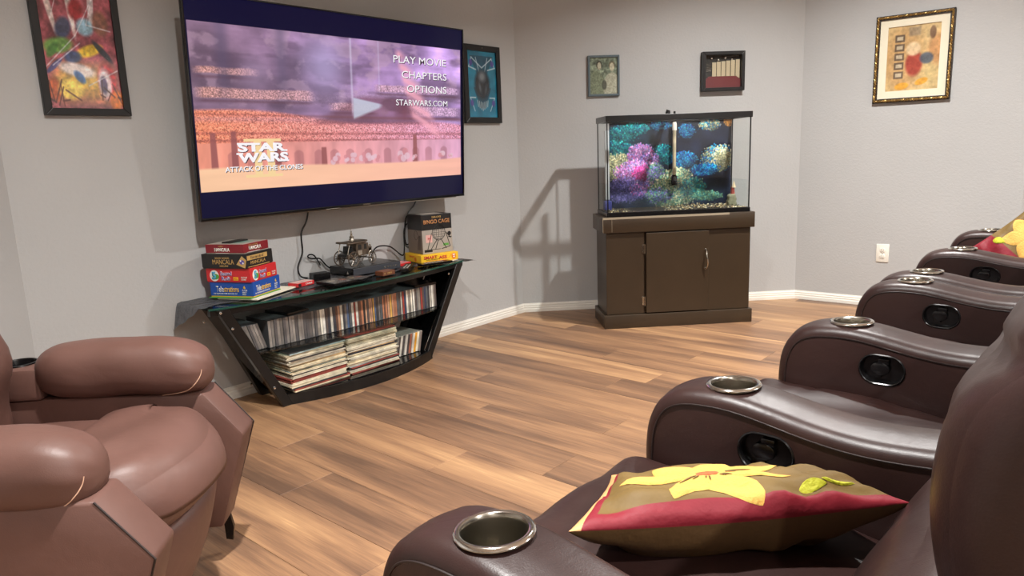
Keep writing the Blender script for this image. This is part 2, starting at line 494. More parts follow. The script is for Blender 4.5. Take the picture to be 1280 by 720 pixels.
# ================================================================== the room
K1 = Vector((3.640, 3.080, 0)); K2 = Vector((4.970, 1.733, 0))
DB = Vector((0.7040, -0.7102, 0)).normalized(); DC = Vector((0.023, -1.0, 0)).normalized()
K3 = K2 + DC * 1.245
K0 = Vector((0.79, 3.08, 0)); K9 = K0 + Vector((-0.7071, -0.7071, 0)) * 3.5
PTS = [K9 + Vector((0, -4.2, 0)), K9, K0, K1, K2, K3, K3 + Vector((0.35, -0.35, 0)), K3 + Vector((0.35, -4.0, 0))]
UPZ = Vector((0, 0, 1))
WNAMES = ['wall_left', 'wall_front_left', 'wall_front', 'wall_front_right', 'wall_right', 'wall_right_return', 'wall_right_rear', 'wall_rear']
def seg_wall(name, a, b, i):
    d = (b - a); L = d.length
    M = frame_M(a, d, UPZ)          # local z points into the room
    bm = bmesh.new()
    box(bm, (-0.0, 0, -0.10), (L + 0.0, CEIL, 0.0))
    struct(name, bm, M_WALL, M)
    return M, L
WM = {}
for i, nme in enumerate(WNAMES):
    a = PTS[i]; b = PTS[(i + 1) % len(PTS)]
    WM[nme] = seg_wall(nme, a, b, i)
FA = frame_M(Vector((0, 3.08, 0)), (1, 0, 0), UPZ)      # x = world x, y = height, z = out of the wall
FB = frame_M(K1, DB, UPZ)
FC = frame_M(K2, DC, UPZ)
def baseboard(name, M, x0, x1):
    prof = [(0, 0), (0.014, 0), (0.014, 0.020), (0.011, 0.024), (0.0115, 0.034), (0.008, 0.038), (0.0085, 0.047), (0.004, 0.053), (0.003, 0.058), (0, 0.058)]
    bm = bmesh.new()
    a = [bm.verts.new((x0, p[1], p[0])) for p in prof]; b = [bm.verts.new((x1, p[1], p[0])) for p in prof]
    bm.faces.new(a); bm.faces.new(b[::-1])
    for k in range(len(prof)):
        k2 = (k + 1) % len(prof); bm.faces.new((a[k], b[k], b[k2], a[k2]))
    struct(name, bm, M_TRIM, M)
for nme in WNAMES:
    M, L = WM[nme]
    baseboard(nme.replace('wall', 'baseboard'), M, 0.0, L)
# ceiling and the slab below the planks
def poly_slab(name, z0, z1, mat):
    bm = bmesh.new()
    c = sum(PTS, Vector()) / len(PTS)
    pts = [(p.x + (p.x - c.x) * 0.03, p.y + (p.y - c.y) * 0.03) for p in PTS][::-1]
    prism(bm, pts, z0, z1)
    return struct(name, bm, mat)
poly_slab('ceiling', CEIL, CEIL + 0.06, M_CEIL)
floor = poly_slab('floor', -0.08, -0.0125, simple('subfloor', rgb(60, 44, 32), 0.7))

# planks run along y, rows step along x
PW, PL = 0.2075, 1.22
ROWJ = {-1: 1.775, 0: 2.65, 1: 2.045, 2: 1.465, 3: 2.34, 4: 1.76, 5: 2.86, 6: 2.04, -4: 1.446, -2: 2.38, -3: 2.03}
def clip(poly, n, d):
    out = []
    for i in range(len(poly)):
        a, b = poly[i], poly[(i + 1) % len(poly)]
        da = a[0] * n[0] + a[1] * n[1] - d; db = b[0] * n[0] + b[1] * n[1] - d
        if da <= 0: out.append(a)
        if da * db < 0:
            t = da / (da - db); out.append((a[0] + t * (b[0] - a[0]), a[1] + t * (b[1] - a[1])))
    return out
nB = (0.7102, 0.7040); nL = (-0.7071, 0.7071)
HP = [((0, 1), 3.079), (nB, K1.x * nB[0] + K1.y * nB[1] - 0.001), ((1, 0), 4.99), (nL, K0.x * nL[0] + K0.y * nL[1] - 0.001), ((-1, 0), 1.68), ((0, -1), 3.4)]
G = 0.0005
def plank_mesh(poly, cx, cy):
    bm = bmesh.new()
    p = [(x - cx, y - cy) for x, y in poly]
    a = [bm.verts.new((x, y, -0.012)) for x, y in p]
    mx = sum(q[0] for q in p) / len(p); my = sum(q[1] for q in p) / len(p)
    def ins(q, e):
        dx, dy = mx - q[0], my - q[1]
        return (q[0] + math.copysign(min(e, abs(dx)), dx), q[1] + math.copysign(min(e, abs(dy)), dy))
    b = [bm.verts.new((x, y, -0.0012)) for x, y in p]
    c = [bm.verts.new((*ins(q, 0.0008), 0.0)) for q in p]
    n = len(p)
    bm.faces.new(c)
    for i in range(n):
        j = (i + 1) % n
        bm.faces.new((a[i], a[j], b[j], b[i])); bm.faces.new((b[i], b[j], c[j], c[i]))
    return bm
full = None
for k in range(-17, 17):
    x0 = 1.757 + k * PW; x1 = x0 + PW
    j = ROWJ.get(k, 1.3 + (k * 0.7548 % 1.0) * PL)
    y = j - PL * 5
    while y < 3.1:
        poly = [(x0 + G, y + G), (x1 - G, y + G), (x1 - G, y + PL - G), (x0 + G, y + PL - G)]
        cp = poly
        for n_, d_ in HP: cp = clip(cp, n_, d_) if cp else cp
        y0 = y; y += PL
        if len(cp) < 3: continue
        area = abs(sum(cp[i][0] * cp[(i + 1) % len(cp)][1] - cp[(i + 1) % len(cp)][0] * cp[i][1] for i in range(len(cp)))) / 2
        if area < 0.0008: continue
        cx, cy = (x0 + x1) / 2, y0 + PL / 2
        if len(cp) == 4 and area > (PW - 2 * G) * (PL - 2 * G) * 0.9999:
            if full is None: full = mesh_of(plank_mesh(cp, cx, cy), 'plank', M_PLANK)
            me = full
        else: me = mesh_of(plank_mesh(cp, cx, cy), 'plank', M_PLANK)
        o = obj('plank', me, None, floor, Matrix.Translation((cx, cy, 0)))

# wall outlet
t = thing('wall_outlet', 'white double power outlet on the right wall above the baseboard', 'outlet', FC @ Matrix.Translation((0.540, 0.349, 0)))
bm = bmesh.new(); box(bm, (-0.037, -0.058, 0.0), (0.037, 0.058, 0.006), 0.003); obj('cover_plate', bm, M_SOCK, t, smooth=True)
for s in (-1, 1):
    bm = bmesh.new(); lathe(bm, [(0, 0.0055), (0.0165, 0.0055), (0.0165, 0.0085), (0.0155, 0.0092), (0, 0.0092)], 20)
    for v in bm.verts: v.co.y = max(-0.0135, min(0.0135, v.co.y))
    so = obj('socket', bm, M_SOCK, t, Matrix.Translation((0, s * 0.0195, 0)), smooth=True)
    bm = bmesh.new()
    box(bm, (-0.0075, -0.002, 0.009), (-0.0055, 0.006, 0.0096)); box(bm, (0.0055, -0.001, 0.009), (0.0075, 0.005, 0.0096))
    lathe(bm, [(0, 0.009), (0.0025, 0.009), (0.0025, 0.0096), (0, 0.0096)], 8, Matrix.Translation((0, -0.0075, 0)))
    obj('slots', bm, M_DARK, so)
bm = bmesh.new(); lathe(bm, [(0, 0.006), (0.003, 0.006), (0.0025, 0.0075), (0, 0.0078)], 10); obj('screw', bm, M_STEEL, t)

# ================================================================== television
TT = math.asin(0.055 / 0.914)
TW, TH = 1.569, 0.912
TVM = frame_M(Vector((1.42, 2.95, 0.833)), (1, 0, 0), (0, math.sin(TT) * -1, math.cos(TT)))
tv = thing('television', 'large flat screen television showing a film menu, mounted tilted on the wall', 'television', TVM)
bm = bmesh.new()
box(bm, (0, 0, -0.022), (TW, TH, -0.004), 0.003)
obj('casing', bm, M_BEZEL, tv, smooth=True)
bm = bmesh.new()
for lo, hi in (((0, 0, -0.004), (TW, 0.014, 0.004)), ((0, TH - 0.007, -0.004), (TW, TH, 0.004)), ((0, 0.014, -0.004), (0.007, TH - 0.007, 0.004)), ((TW - 0.007, 0.014, -0.004), (TW, TH - 0.007, 0.004))):
    box(bm, lo, hi, 0.0015)
obj('bezel', bm, M_BEZEL, tv, smooth=True)
bm = bmesh.new(); box(bm, (0.10, 0.0, -0.050), (TW - 0.10, 0.55, -0.022), 0.008); obj('rear_housing', bm, M_BLKPL, tv, smooth=True)
bm = bmesh.new(); box(bm, (0.62, -0.004, -0.004), (0.70, 0.003, 0.0045), 0.001); box(bm, (0.05, -0.003, -0.002), (1.50, 0.001, 0.0045))
obj('lower_trim', bm, M_STEEL, tv)
bm = bmesh.new()
for i in range(7): box(bm, (0.842 + i * 0.0065, 0.005, 0.0035), (0.847 + i * 0.0065, 0.0095, 0.0046))
obj('badge', bm, M_SILVER, tv)
bm = bmesh.new(); box(bm, (0.45, 0.2, -0.075), (1.12, 0.62, -0.05), 0.003); box(bm, (0.6, 0.3, -0.118), (0.97, 0.52, -0.075), 0.003)
obj('wall_bracket', bm, M_BLKMET, tv)
# the film menu: picture band painted on the emitting panel, dark blue bars above and below
P = Paint(620, 360, (9, 7, 46))
U, V = P.U, P.V
def ty(v): return (v * TH - 0.110) / (0.807 - 0.110)       # 0..1 in the picture band
def tx(u): return (u * TW - 0.010) / (1.555 - 0.010)
x, y = tx(U), ty(V)
def L3(a, b, k): return np.array(a, float) * (1 - k[..., None]) + np.array(b, float) * k[..., None]
top = L3((132, 104, 128), (196, 156, 220), np.clip(x * 1.3 - 0.15, 0, 1))
im = top * (0.50 + 1.0 * vnoise(620, 360, 7, 5, 3, 6)[..., None])
band = vnoise(620, 360, 3, 22, 9, 4)
im *= (0.8 + 0.4 * band[..., None])
# stands of a huge crowd: speckle
sp = np.random.RandomState(4).rand(360, 620)
sp = (sp + np.roll(sp, 1, 0) + np.roll(sp, 1, 1)) / 3
crowd = L3((232, 132, 100), (214, 142, 166), np.clip(x * 1.25, 0, 1)) * (0.50 + 1.15 * sp[..., None])
edge = 0.50 - 0.09 * x + 0.02 * np.sin(x * 9)
k = np.clip((edge - y) / 0.02, 0, 1); im = im * (1 - k[..., None]) + crowd * k[..., None]
up = np.exp(-((y - 0.60 + 0.03 * np.sin(x * 6)) / 0.035) ** 2) * 0.6 + np.exp(-((y - 0.44) / 0.018) ** 2) * 0.35
sc_ = L3((150, 122, 140), (160, 130, 165), x) * (0.75 + 0.6 * sp[..., None])
im = im * (1 - up[..., None]) + sc_ * up[..., None]
n5 = vnoise(620, 360, 16, 14, 33, 5); n6 = vnoise(620, 360, 5, 9, 35, 5)
def into(mask, col):
    global im
    im = im * (1 - mask[..., None]) + np.array(col, float) * mask[..., None]
upz = np.clip((y - edge) / 0.03, 0, 1)
into(np.clip((n6 - 0.52) * 9, 0, 1) * upz * 0.55, (92, 70, 92))
into(np.clip((n5 - 0.58) * 9, 0, 1) * upz * 0.40, (206, 170, 190))
for (ya, yb_, xa_, xb_) in ((.56, .63, 0, .38), (.50, .56, .42, .62), (.64, .70, .60, 1.0), (.47, .55, .74, 1.0), (.70, .75, .0, .2)):
    w9 = 0.02 * (n5 - .5)
    m = np.clip((y - ya - w9) / .01, 0, 1) * np.clip((yb_ + w9 - y) / .01, 0, 1) * np.clip((x - xa_) / .03, 0, 1) * np.clip((xb_ - x) / .03, 0, 1)
    tcol = L3((196, 140, 130), (196, 160, 196), x) * (0.45 + 1.2 * sp[..., None])
    im = im * (1 - .85 * m[..., None]) + tcol * (.85 * m[..., None])
    into(np.exp(-((y - ya + .012) / .010) ** 2) * np.clip((x - xa_) / .03, 0, 1) * np.clip((xb_ - x) / .03, 0, 1) * .55, (96, 62, 76))
# dark rocky mass in the middle, strata on it
m = np.clip((.27 - np.abs(x - .62) - (y - .42) * .9) / .05, 0, 1) * np.clip((y - .40) / .02, 0, 1) * np.clip((.62 - y) / .03, 0, 1)
into(m * .55, (110, 66, 78))
# dark ledges / arena wall / arches
for yy, a_ in ((0.47, 0.4), (0.355, 0.45), (0.31, 0.5)):
    into(np.exp(-((y - yy + 0.02 * x) / 0.010) ** 2) * a_, (120, 70, 70))
wallb = np.clip((0.30 - y) / 0.01, 0, 1)
wcol = L3((240, 152, 128), (222, 166, 196), x) * (0.85 + 0.3 * vnoise(620, 360, 30, 6, 12, 3)[..., None])
im = im * (1 - wallb[..., None]) + wcol * wallb[..., None]
for i in range(13):
    cx = 0.10 + i * 0.068 + 0.01 * math.sin(i * 5)
    m = np.clip((0.018 - np.abs(x - cx)) / 0.004, 0, 1) * np.clip((0.245 - y - ((x - cx) / 0.02) ** 2 * 0.03) / 0.01, 0, 1) * np.clip((y - 0.12) / 0.01, 0, 1)
    into(m * 0.38, (150, 92, 100))
for cx, h_ in ((0.045, 0.36), (0.105, 0.37), (0.24, 0.30), (0.40, 0.26), (0.775, 0.34)):
    into(np.clip((0.012 - np.abs(x - cx) + (y - 0.12) * -0.012) / 0.003, 0, 1) * np.clip((h_ - y) / 0.01, 0, 1) * np.clip((y - 0.12) / 0.01, 0, 1) * 0.85, (150, 88, 88))
sand = np.clip((0.135 + 0.015 * np.sin(x * 5 + 1) + 0.02 * x - y) / 0.015, 0, 1)
sc2 = L3((255, 205, 165), (255, 190, 170), x) * (0.96 + 0.06 * vnoise(620, 360, 6, 30, 5, 3)[..., None])
im = im * (1 - sand[..., None]) + sc2 * sand[..., None]
# little beasts and riders in the arena, plain blobs
rb = np.random.RandomState(8)
for cx, s_ in ((0.44, 0.03), (0.485, 0.022), (0.52, 0.028), (0.56, 0.035), (0.60, 0.025), (0.72, 0.04), (0.775, 0.02), (0.90, 0.03), (0.945, 0.018)):
    for q in range(5):
        ex, ey = cx + rb.uniform(-s_, s_) * 0.5, 0.15 + rb.uniform(0, s_ * 1.6)
        d = ((x - ex) / (s_ * 0.35)) ** 2 + ((y - ey) / (s_ * 0.7)) ** 2
        into(np.clip((1 - d) * 3, 0, 1) * 0.75, (214, 140, 148) if q % 2 else (232, 196, 208))
# rocky spires lit pink at the right, a pale sail in the middle, bluish haze cloud
for i in range(6):
    x0 = 0.70 + i * 0.012; yy = 0.92 - i * 0.085
    d = np.abs((y - yy) + (x - x0) * (0.7 + 0.1 * i) + .03 * (n5 - .5)) / 0.042
    m = np.clip(1.2 - d, 0, 1) * np.clip((x - x0 + 0.01) / 0.02, 0, 1) * np.clip((x0 + 0.05 + 0.02 * i - x) / 0.04, 0, 1)
    into(m * 0.8, (255, 178, 196))
into(np.clip((0.05 - np.abs(x - 0.73)) / 0.05, 0, 1) * np.clip((0.62 - y) / 0.05, 0, 1) * np.clip((y - 0.42) / 0.05, 0, 1) * 0.6, (120, 66, 82))
m = np.clip((x - 0.515) / 0.006, 0, 1) * np.clip((0.60 - x * 0.0 - y - (x - 0.52) * 0.35) / 0.01, 0, 1) * np.clip((y - 0.44 - (x - 0.52) * 0.75) / 0.02, 0, 1) * np.clip((0.64 - x) / 0.02, 0, 1)
into(m * 0.8, (205, 214, 232))
into(np.exp(-((x - 0.515) / 0.004) ** 2) * np.clip((y - 0.45) / 0.05, 0, 1) * 0.55, (226, 216, 240))
into(np.exp(-((x - 0.625) / 0.003) ** 2) * np.clip((y - 0.62) / 0.05, 0, 1) * 0.35, (216, 206, 240))
d = ((x - 0.415) / 0.10) ** 2 + ((y - 0.80) / 0.24) ** 2
into(np.exp(-d * 1.6) * 0.62, (200, 186, 236))
into(np.exp(-(((x - 0.18) / 0.05) ** 2 + ((y - 0.72) / 0.10) ** 2)) * 0.5, (188, 160, 196))
for cx in (0.09, 0.27):
    into(np.exp(-(((x - cx) / 0.02) ** 2)) * np.clip((y - 0.5) / 0.2, 0, 1) * 0.5, (96, 84, 112))
inside = ((x >= 0) & (x <= 1) & (y >= 0) & (y <= 1)).astype(float)
P.im = P.im * (1 - inside[..., None]) + im * inside[..., None]
scr = obj('screen', P.mesh(TW - 0.014, TH - 0.021, 'screen', paint_mat('lit_screen', 0.10, 0.0, 0.97)), None, tv, Matrix.Translation((TW / 2, TH / 2 + 0.0035, -0.0035)))
def emis(name, col, s):
    m, t_, b, o = nt(name); b.inputs['Base Color'].default_value = (0, 0, 0, 1); b.inputs['Emission Color'].default_value = col; b.inputs['Emission Strength'].default_value = s
    return m
M_EW = emis('lit_white_letters', rgb(250, 246, 250), 0.98); M_EG = emis('lit_gold_letters', rgb(250, 216, 160), 0.95); M_ES = emis('lit_shadow', rgb(70, 46, 66), 0.8)
I4 = Matrix.Identity(4)
def tvtext(s, cx, cy, w_, h_, bold=0.0, shadow=True, mat=None, shear=0, lift=0.0):
    if shadow: lettering(s, scr, I4, cx - TW / 2 + 0.003, cy - TH / 2 - 0.0035 - 0.003, w_, h_, M_ES, bold + 0.01, shear, 0.0008)
    lettering(s, scr, I4, cx - TW / 2, cy - TH / 2 - 0.0035, w_, h_, mat or M_EW, bold, shear, 0.0016 + lift)
tvtext('PLAY MOVIE', 1.253, 0.725, 0.368, 0.036, 0.0)
tvtext('CHAPTERS', 1.281, 0.652, 0.318, 0.036)
tvtext('OPTIONS', 1.297, 0.583, 0.284, 0.036)
tvtext('STARWARS.COM', 1.262, 0.512, 0.366, 0.030)
# logo: gold numeral behind, heavy white words over it
bm = bmesh.new()
for x0 in (0.268, 0.330):
    box(bm, (x0, 0.178, 0.0), (x0 + 0.036, 0.338, 0.0006))
box(bm, (0.222, 0.326, 0.0), (0.402, 0.338, 0.0006)); box(bm, (0.222, 0.172, 0.0), (0.402, 0.184, 0.0006))
obj('logo_numeral', bm, M_EG, scr, Matrix.Translation((-TW / 2, -TH / 2 - 0.0035, 0.0006)))
tvtext('STAR', 0.308, 0.302, 0.232, 0.038, 0.045)
tvtext('WARS', 0.312, 0.258, 0.245, 0.042, 0.045)
for lo_, hi_ in (((0.190, 0.314, 0.0), (0.27, 0.3215, 0.0006)), ((0.40, 0.283, 0), (0.432, 0.290, 0.0006)), ((0.40, 0.238, 0), (0.437, 0.245, 0.0006)), ((0.184, 0.272, 0.0), (0.215, 0.279, 0.0006))):
    bm = bmesh.new(); box(bm, lo_, hi_); obj('logo_stroke', bm, M_EW, scr, Matrix.Translation((-TW / 2, -TH / 2 - 0.0035, 0.0018)))
tvtext('ATTACK OF THE CLONES', 0.318, 0.211, 0.380, 0.022, 0.012)

# ================================================================== framed pictures
def frame4(w_, h_, bw, d, mat, bev=0.002):
    bm = bmesh.new()
    for pts in ([(-w_ / 2, -h_ / 2), (w_ / 2, -h_ / 2), (w_ / 2 - bw, -h_ / 2 + bw), (-w_ / 2 + bw, -h_ / 2 + bw)],
                [(w_ / 2, -h_ / 2), (w_ / 2, h_ / 2), (w_ / 2 - bw, h_ / 2 - bw), (w_ / 2 - bw, -h_ / 2 + bw)],
                [(w_ / 2, h_ / 2), (-w_ / 2, h_ / 2), (-w_ / 2 + bw, h_ / 2 - bw), (w_ / 2 - bw, h_ / 2 - bw)],
                [(-w_ / 2, h_ / 2), (-w_ / 2, -h_ / 2), (-w_ / 2 + bw, -h_ / 2 + bw), (-w_ / 2 + bw, h_ / 2 - bw)]):
        prism(bm, pts, 0.001, d, bev=bev)
    return bm
M_PRINT = paint_mat('glossy_print', 0.25, 0.5)
# 1 large colourful poster, left
w_, h_ = 0.305, 0.48
t = thing('framed_poster', 'black framed multicoloured abstract poster left of the television', 'picture', FA @ Matrix.Translation((1.095, 1.270 + h_ / 2, 0)))
obj('frame', frame4(w_, h_, 0.027, 0.020, M_BLK), M_BLK, t)
P = Paint(130, 210, (150, 74, 84))
P.noise(5, 8, 0.5, 1)
P.rect(0.0, 1.0, 0.0, 0.44, (236, 196, 70), 0.9, 0.2)
for i, (cx, cy, rx, ry, c, r_) in enumerate([(0.12, .95, .05, .4, (226, 214, 208), .25), (.42, .9, .05, .35, (232, 226, 222), .1), (.72, .92, .05, .3, (214, 206, 208), -.15), (.5, .84, .12, .10, (150, 24, 34), .3), (.60, .70, .14, .09, (150, 200, 222), 0), (.3, .68, .14, .10, (54, 68, 100), .5), (.82, .74, .13, .13, (128, 84, 66), -.3),
        (.2, .53, .24, .08, (104, 160, 70), .1), (.12, .49, .12, .05, (70, 120, 50), .6), (.62, .50, .22, .06, (242, 206, 50), .2), (.80, .50, .18, .04, (30, 36, 48), -.6), (.38, .44, .14, .06, (48, 70, 120), .1), (.12, .36, .16, .03, (60, 60, 120), .5), (.42, .33, .30, .07, (236, 226, 226), -.1), (.44, .27, .10, .05, (50, 98, 168), -.5),
        (.82, .24, .16, .19, (196, 44, 54), 0), (.78, .22, .11, .16, (236, 226, 230), 0), (.76, .21, .06, .09, (70, 52, 92), 0), (.08, .16, .10, .12, (200, 92, 40), 0), (.30, .16, .2, .1, (246, 214, 90), 0), (.92, .08, .12, .1, (220, 120, 40), .4)]):
    P.ell(cx, cy, rx, ry, c, 0.35, 0.9, r_)
for a_ in ((.0, .34, .45, .62), (.1, .36, .5, .56), (.45, .62, .75, .95), (.75, .95, .62, .72), (.62, .72, .95, .68), (.55, .2, .98, .34), (.25, .92, .15, .75)): P.line(*a_, .006, (236, 232, 240), .6)
for i in range(14):
    r2 = rng.rand(4); P.line(r2[0], 0.02 + r2[1] * .1, r2[0] + (r2[2] - .5) * .4, .06 + r2[3] * .2, .008, (70, 28, 18), .8)
P.noise(20, 30, 0.35, 6)
obj('print', P.mesh(w_ - 0.052, h_ - 0.052, 'print', M_PRINT), None, t, Matrix.Translation((0, 0, 0.012)))
bm = bmesh.new(); box(bm, (-w_ / 2 + .01, -h_ / 2 + .01, 0.001), (w_ / 2 - .01, h_ / 2 - .01, 0.010)); obj('backing', bm, M_BLKCARD, t)
# 2 blue poster, right of the television
w_, h_ = 0.322, 0.455
t = thing('framed_poster', 'black framed teal and blue geometric poster with dark centre, right of the television', 'picture', FA @ Matrix.Translation((3.313, 1.478, 0)))
obj('frame', frame4(w_, h_, 0.034, 0.022, M_BLK), M_BLK, t)
P = Paint(120, 190, (26, 120, 150))
P.rect(0, 1, .75, 1, (60, 70, 140), .6, .3); P.rect(.55, 1, .7, 1, (40, 140, 130), .7, .3); P.rect(0, 1, 0, .22, (28, 130, 178), .8, .2)
P.noise(3, 5, .25, 3)
m = ((P.V < .93) & (P.V > .45) & (np.abs(P.U - .5) < (P.V - .45) * .85)).astype(float); P.blend(m * .55, (24, 52, 70))
m = ((P.V < .45) & (P.V > .14) & (np.abs(P.U - .5) < (P.V - .02) * .7)).astype(float); P.blend(m * .55, (16, 34, 50))
for a_ in ((.15, .9, .5, .75), (.5, .75, .85, .9), (.3, .9, .4, .7), (.7, .9, .6, .7), (.06, .76, .3, .72), (.7, .72, .96, .76), (.08, .3, .22, .1), (.92, .3, .76, .1), (.08, .3, .26, .3), (.92, .3, .74, .3), (.06, .76, .16, .9), (.94, .76, .84, .9)): P.line(*a_, .010, (190, 214, 226), .85)
P.ell(.5, .5, .30, .26, (34, 40, 48), .3); P.ell(.5, .62, .17, .11, (150, 160, 166), .7, .7); P.ell(.42, .45, .06, .13, (120, 130, 136), .8, .6, .3); P.ell(.62, .42, .05, .12, (96, 106, 114), .8, .6, -.3)
for q in ((.13, .82), (.86, .82), (.13, .22), (.87, .22)): P.ell(*q, .07, .06, (80, 60, 140), .4, .85)
for i in range(7): P.line(.32 + i * .06, .22 - abs(i - 3) * -.012, .34 + i * .053, .11 + abs(i - 3) * .02, .012, (176, 186, 190), .9)
obj('print', P.mesh(w_ - 0.066, h_ - 0.066, 'print', M_PRINT), None, t, Matrix.Translation((0, 0, 0.012)))
bm = bmesh.new(); box(bm, (-w_ / 2 + .01, -h_ / 2 + .01, 0.001), (w_ / 2 - .01, h_ / 2 - .01, 0.010)); obj('backing', bm, M_BLKCARD, t)
bm = bmesh.new(); lathe(bm, [(0, .022), (.004, .022), (.003, .0245), (0, .025)], 10, Matrix.Translation((0.0, h_ / 2 - .016, 0))); obj('screw', bm, M_SILVER, t)
# 3 small photograph
w_, h_ = 0.205, 0.254
M_SLATE = simple('slate_frame', rgb(84, 98, 104), 0.4)
t = thing('framed_photograph', 'small slate framed greenish photograph of two people, left above the fish tank', 'picture', FB @ Matrix.Translation((0.569, 1.529, 0)))
obj('frame', frame4(w_, h_, 0.014, 0.020, M_SLATE), M_SLATE, t)
P = Paint(90, 110, (120, 132, 112)); P.noise(9, 11, .5, 5)
P.rect(0, 1, .72, 1, (52, 60, 50), .6, .2)
P.ell(.22, .22, .34, .46, (118, 128, 104), .15); P.ell(.80, .18, .34, .44, (172, 172, 150), .15)
P.ell(.33, .80, .11, .13, (60, 58, 48), .2); P.ell(.34, .77, .085, .12, (176, 172, 148), .3); P.ell(.80, .78, .13, .13, (96, 90, 70), .2); P.ell(.80, .74, .10, .13, (196, 190, 162), .3)
P.ell(.52, .25, .10, .16, (62, 64, 54), .3, .8); P.rect(.1, 1, .0, .03, (60, 60, 52), .6, .05)
P.noise(24, 28, .22, 8)
obj('print', P.mesh(w_ - 0.027, h_ - 0.027, 'print', M_PRINT), None, t, Matrix.Translation((0, 0, 0.011)))
bm = bmesh.new(); box(bm, (-w_ / 2 + .005, -h_ / 2 + .005, 0.001), (w_ / 2 - .005, h_ / 2 - .005, 0.010)); obj('backing', bm, M_BLKCARD, t)
# 4 shadow box
w_, h_ = 0.280, 0.247
t = thing('shadow_box', 'deep black shadow box with pale panels over a red floor, right above the fish tank', 'picture', FB @ Matrix.Translation((1.348, 1.533, 0)))
bm = frame4(w_, h_, 0.022, 0.042, M_BLK, .0015); obj('frame', bm, M_BLK, t)
bm = bmesh.new(); box(bm, (-w_ / 2 + .01, -h_ / 2 + .01, .001), (w_ / 2 - .01, h_ / 2 - .01, .006)); obj('backing', bm, simple('dark_backing', rgb(40, 36, 32), .6), t)
bm = bmesh.new(); prism(bm, [(-.118, -.10), (.118, -.10), (.118, -.05), (.09, -.03), (-.09, -.03), (-.118, -.055)], .0062, .018); obj('floor_panel', bm, simple('crimson_card', rgb(110, 34, 38), .5), t)
M_TAN = simple('tan_panel', rgb(196, 180, 148), .5)
for i in range(6):
    x0 = -.068 + i * .031
    bm = bmesh.new(); box(bm, (x0, -.035 - .004 * abs(i - 3), .007 + .002 * abs(i - 2)), (x0 + .027, .058 + .003 * i, .010 + .002 * abs(i - 2)), .001); obj('panel', bm, M_TAN, t)
bm = bmesh.new()
for i in range(5): tube(bm, [(-.112, .05 - i * .012, .012), (-.09, .045 - i * .01, .010), (-.072, .04 - i * .008, .008)], .0012, 5)
for i in range(4): lathe(bm, [(0, 0), (.008, 0), (.006, .003), (0, .004)], 10, Matrix.Translation((-.07 + i * .045, .084 - (i % 2) * .012, .010)))
obj('lamp_row', bm, M_SILVER, t)
bm = bmesh.new(); box(bm, (-w_ / 2 + .02, -h_ / 2 + .02, .034), (w_ / 2 - .02, h_ / 2 - .02, .036)); obj('glazing', bm, M_GLASS, t)
# 5 gold framed print
w_, h_ = 0.418, 0.512
t = thing('framed_print', 'gold framed print with wide cream mat on the right wall', 'picture', FC @ Matrix.Translation((0.641, 1.537, 0)))
M_GILT = simple('gilt', rgb(176, 144, 88), .32, .85, var=.35, bump=(90, .9, .004)); M_DKWOOD = simple('dark_frame_edge', rgb(40, 30, 22), .4)
fr = obj('frame', frame4(w_, h_, 0.026, 0.020, M_DKWOOD), M_DKWOOD, t)
bm = bmesh.new(); r_ = .0055
for (x0, y0), (x1, y1) in (((-1, -1), (1, -1)), ((1, -1), (1, 1)), ((1, 1), (-1, 1)), ((-1, 1), (-1, -1))):
    a = Vector((x0 * (w_ / 2 - .012), y0 * (h_ / 2 - .012), .021)); b = Vector((x1 * (w_ / 2 - .012), y1 * (h_ / 2 - .012), .021)); L = (b - a).length; n = int(L / .004)
    for ph in (0, math.pi):
        d = (b - a).normalized(); s_ = d.cross(Vector((0, 0, 1)))
        tube(bm, [a + (b - a) * (i / n) + s_ * math.cos(i * .75 + ph) * .0035 + Vector((0, 0, math.sin(i * .75 + ph) * .0035)) for i in range(n + 1)], .0042, 5)
obj('rope_moulding', bm, M_GILT, fr, smooth=True)
M_MAT = simple('cream_mat', rgb(232, 224, 200), .7)
bm = frame4(w_ - .045, h_ - .045, 0.046, 0.012, M_MAT, 0); obj('mat_board', bm, M_MAT, t)
P = Paint(120, 150, (206, 178, 128)); P.noise(4, 5, .12, 2)
P.ell(.35, .5, .42, .55, (188, 140, 88), .4, .5); P.rect(.55, 1, .0, .5, (214, 192, 132), .6, .2); P.ell(.9, .6, .2, .25, (196, 132, 84), .4, .6)
for i in range(5): P.rect(.19, .36, .22 + i * .125, .33 + i * .125, (84, 72, 64), .8, .01); P.rect(.22, .33, .245 + i * .125, .305 + i * .125, (206, 190, 160), .9, .01)
P.ell(.52, .42, .16, .20, (160, 52, 48), .3, .8); P.ell(.5, .62, .14, .11, (226, 200, 160), .3, .9); P.ell(.72, .48, .13, .09, (70, 84, 104), .3, .8)
P.ell(.34, .12, .13, .055, (222, 160, 60), .25, .95, .1); P.ell(.66, .17, .12, .05, (222, 160, 60), .25, .95, .25); P.rect(.40, .62, .78, .93, (120, 112, 104), .5, .03); P.ell(.80, .82, .06, .10, (96, 70, 60), .3, .7)
P.noise(20, 24, .16, 8)
obj('print', P.mesh(.330, .425, 'print', M_PRINT), None, t, Matrix.Translation((0, 0, .006)))
bm = bmesh.new(); box(bm, (-w_ / 2 + .01, -h_ / 2 + .01, .001), (w_ / 2 - .01, h_ / 2 - .01, .005)); obj('backing', bm, M_BLKCARD, t)

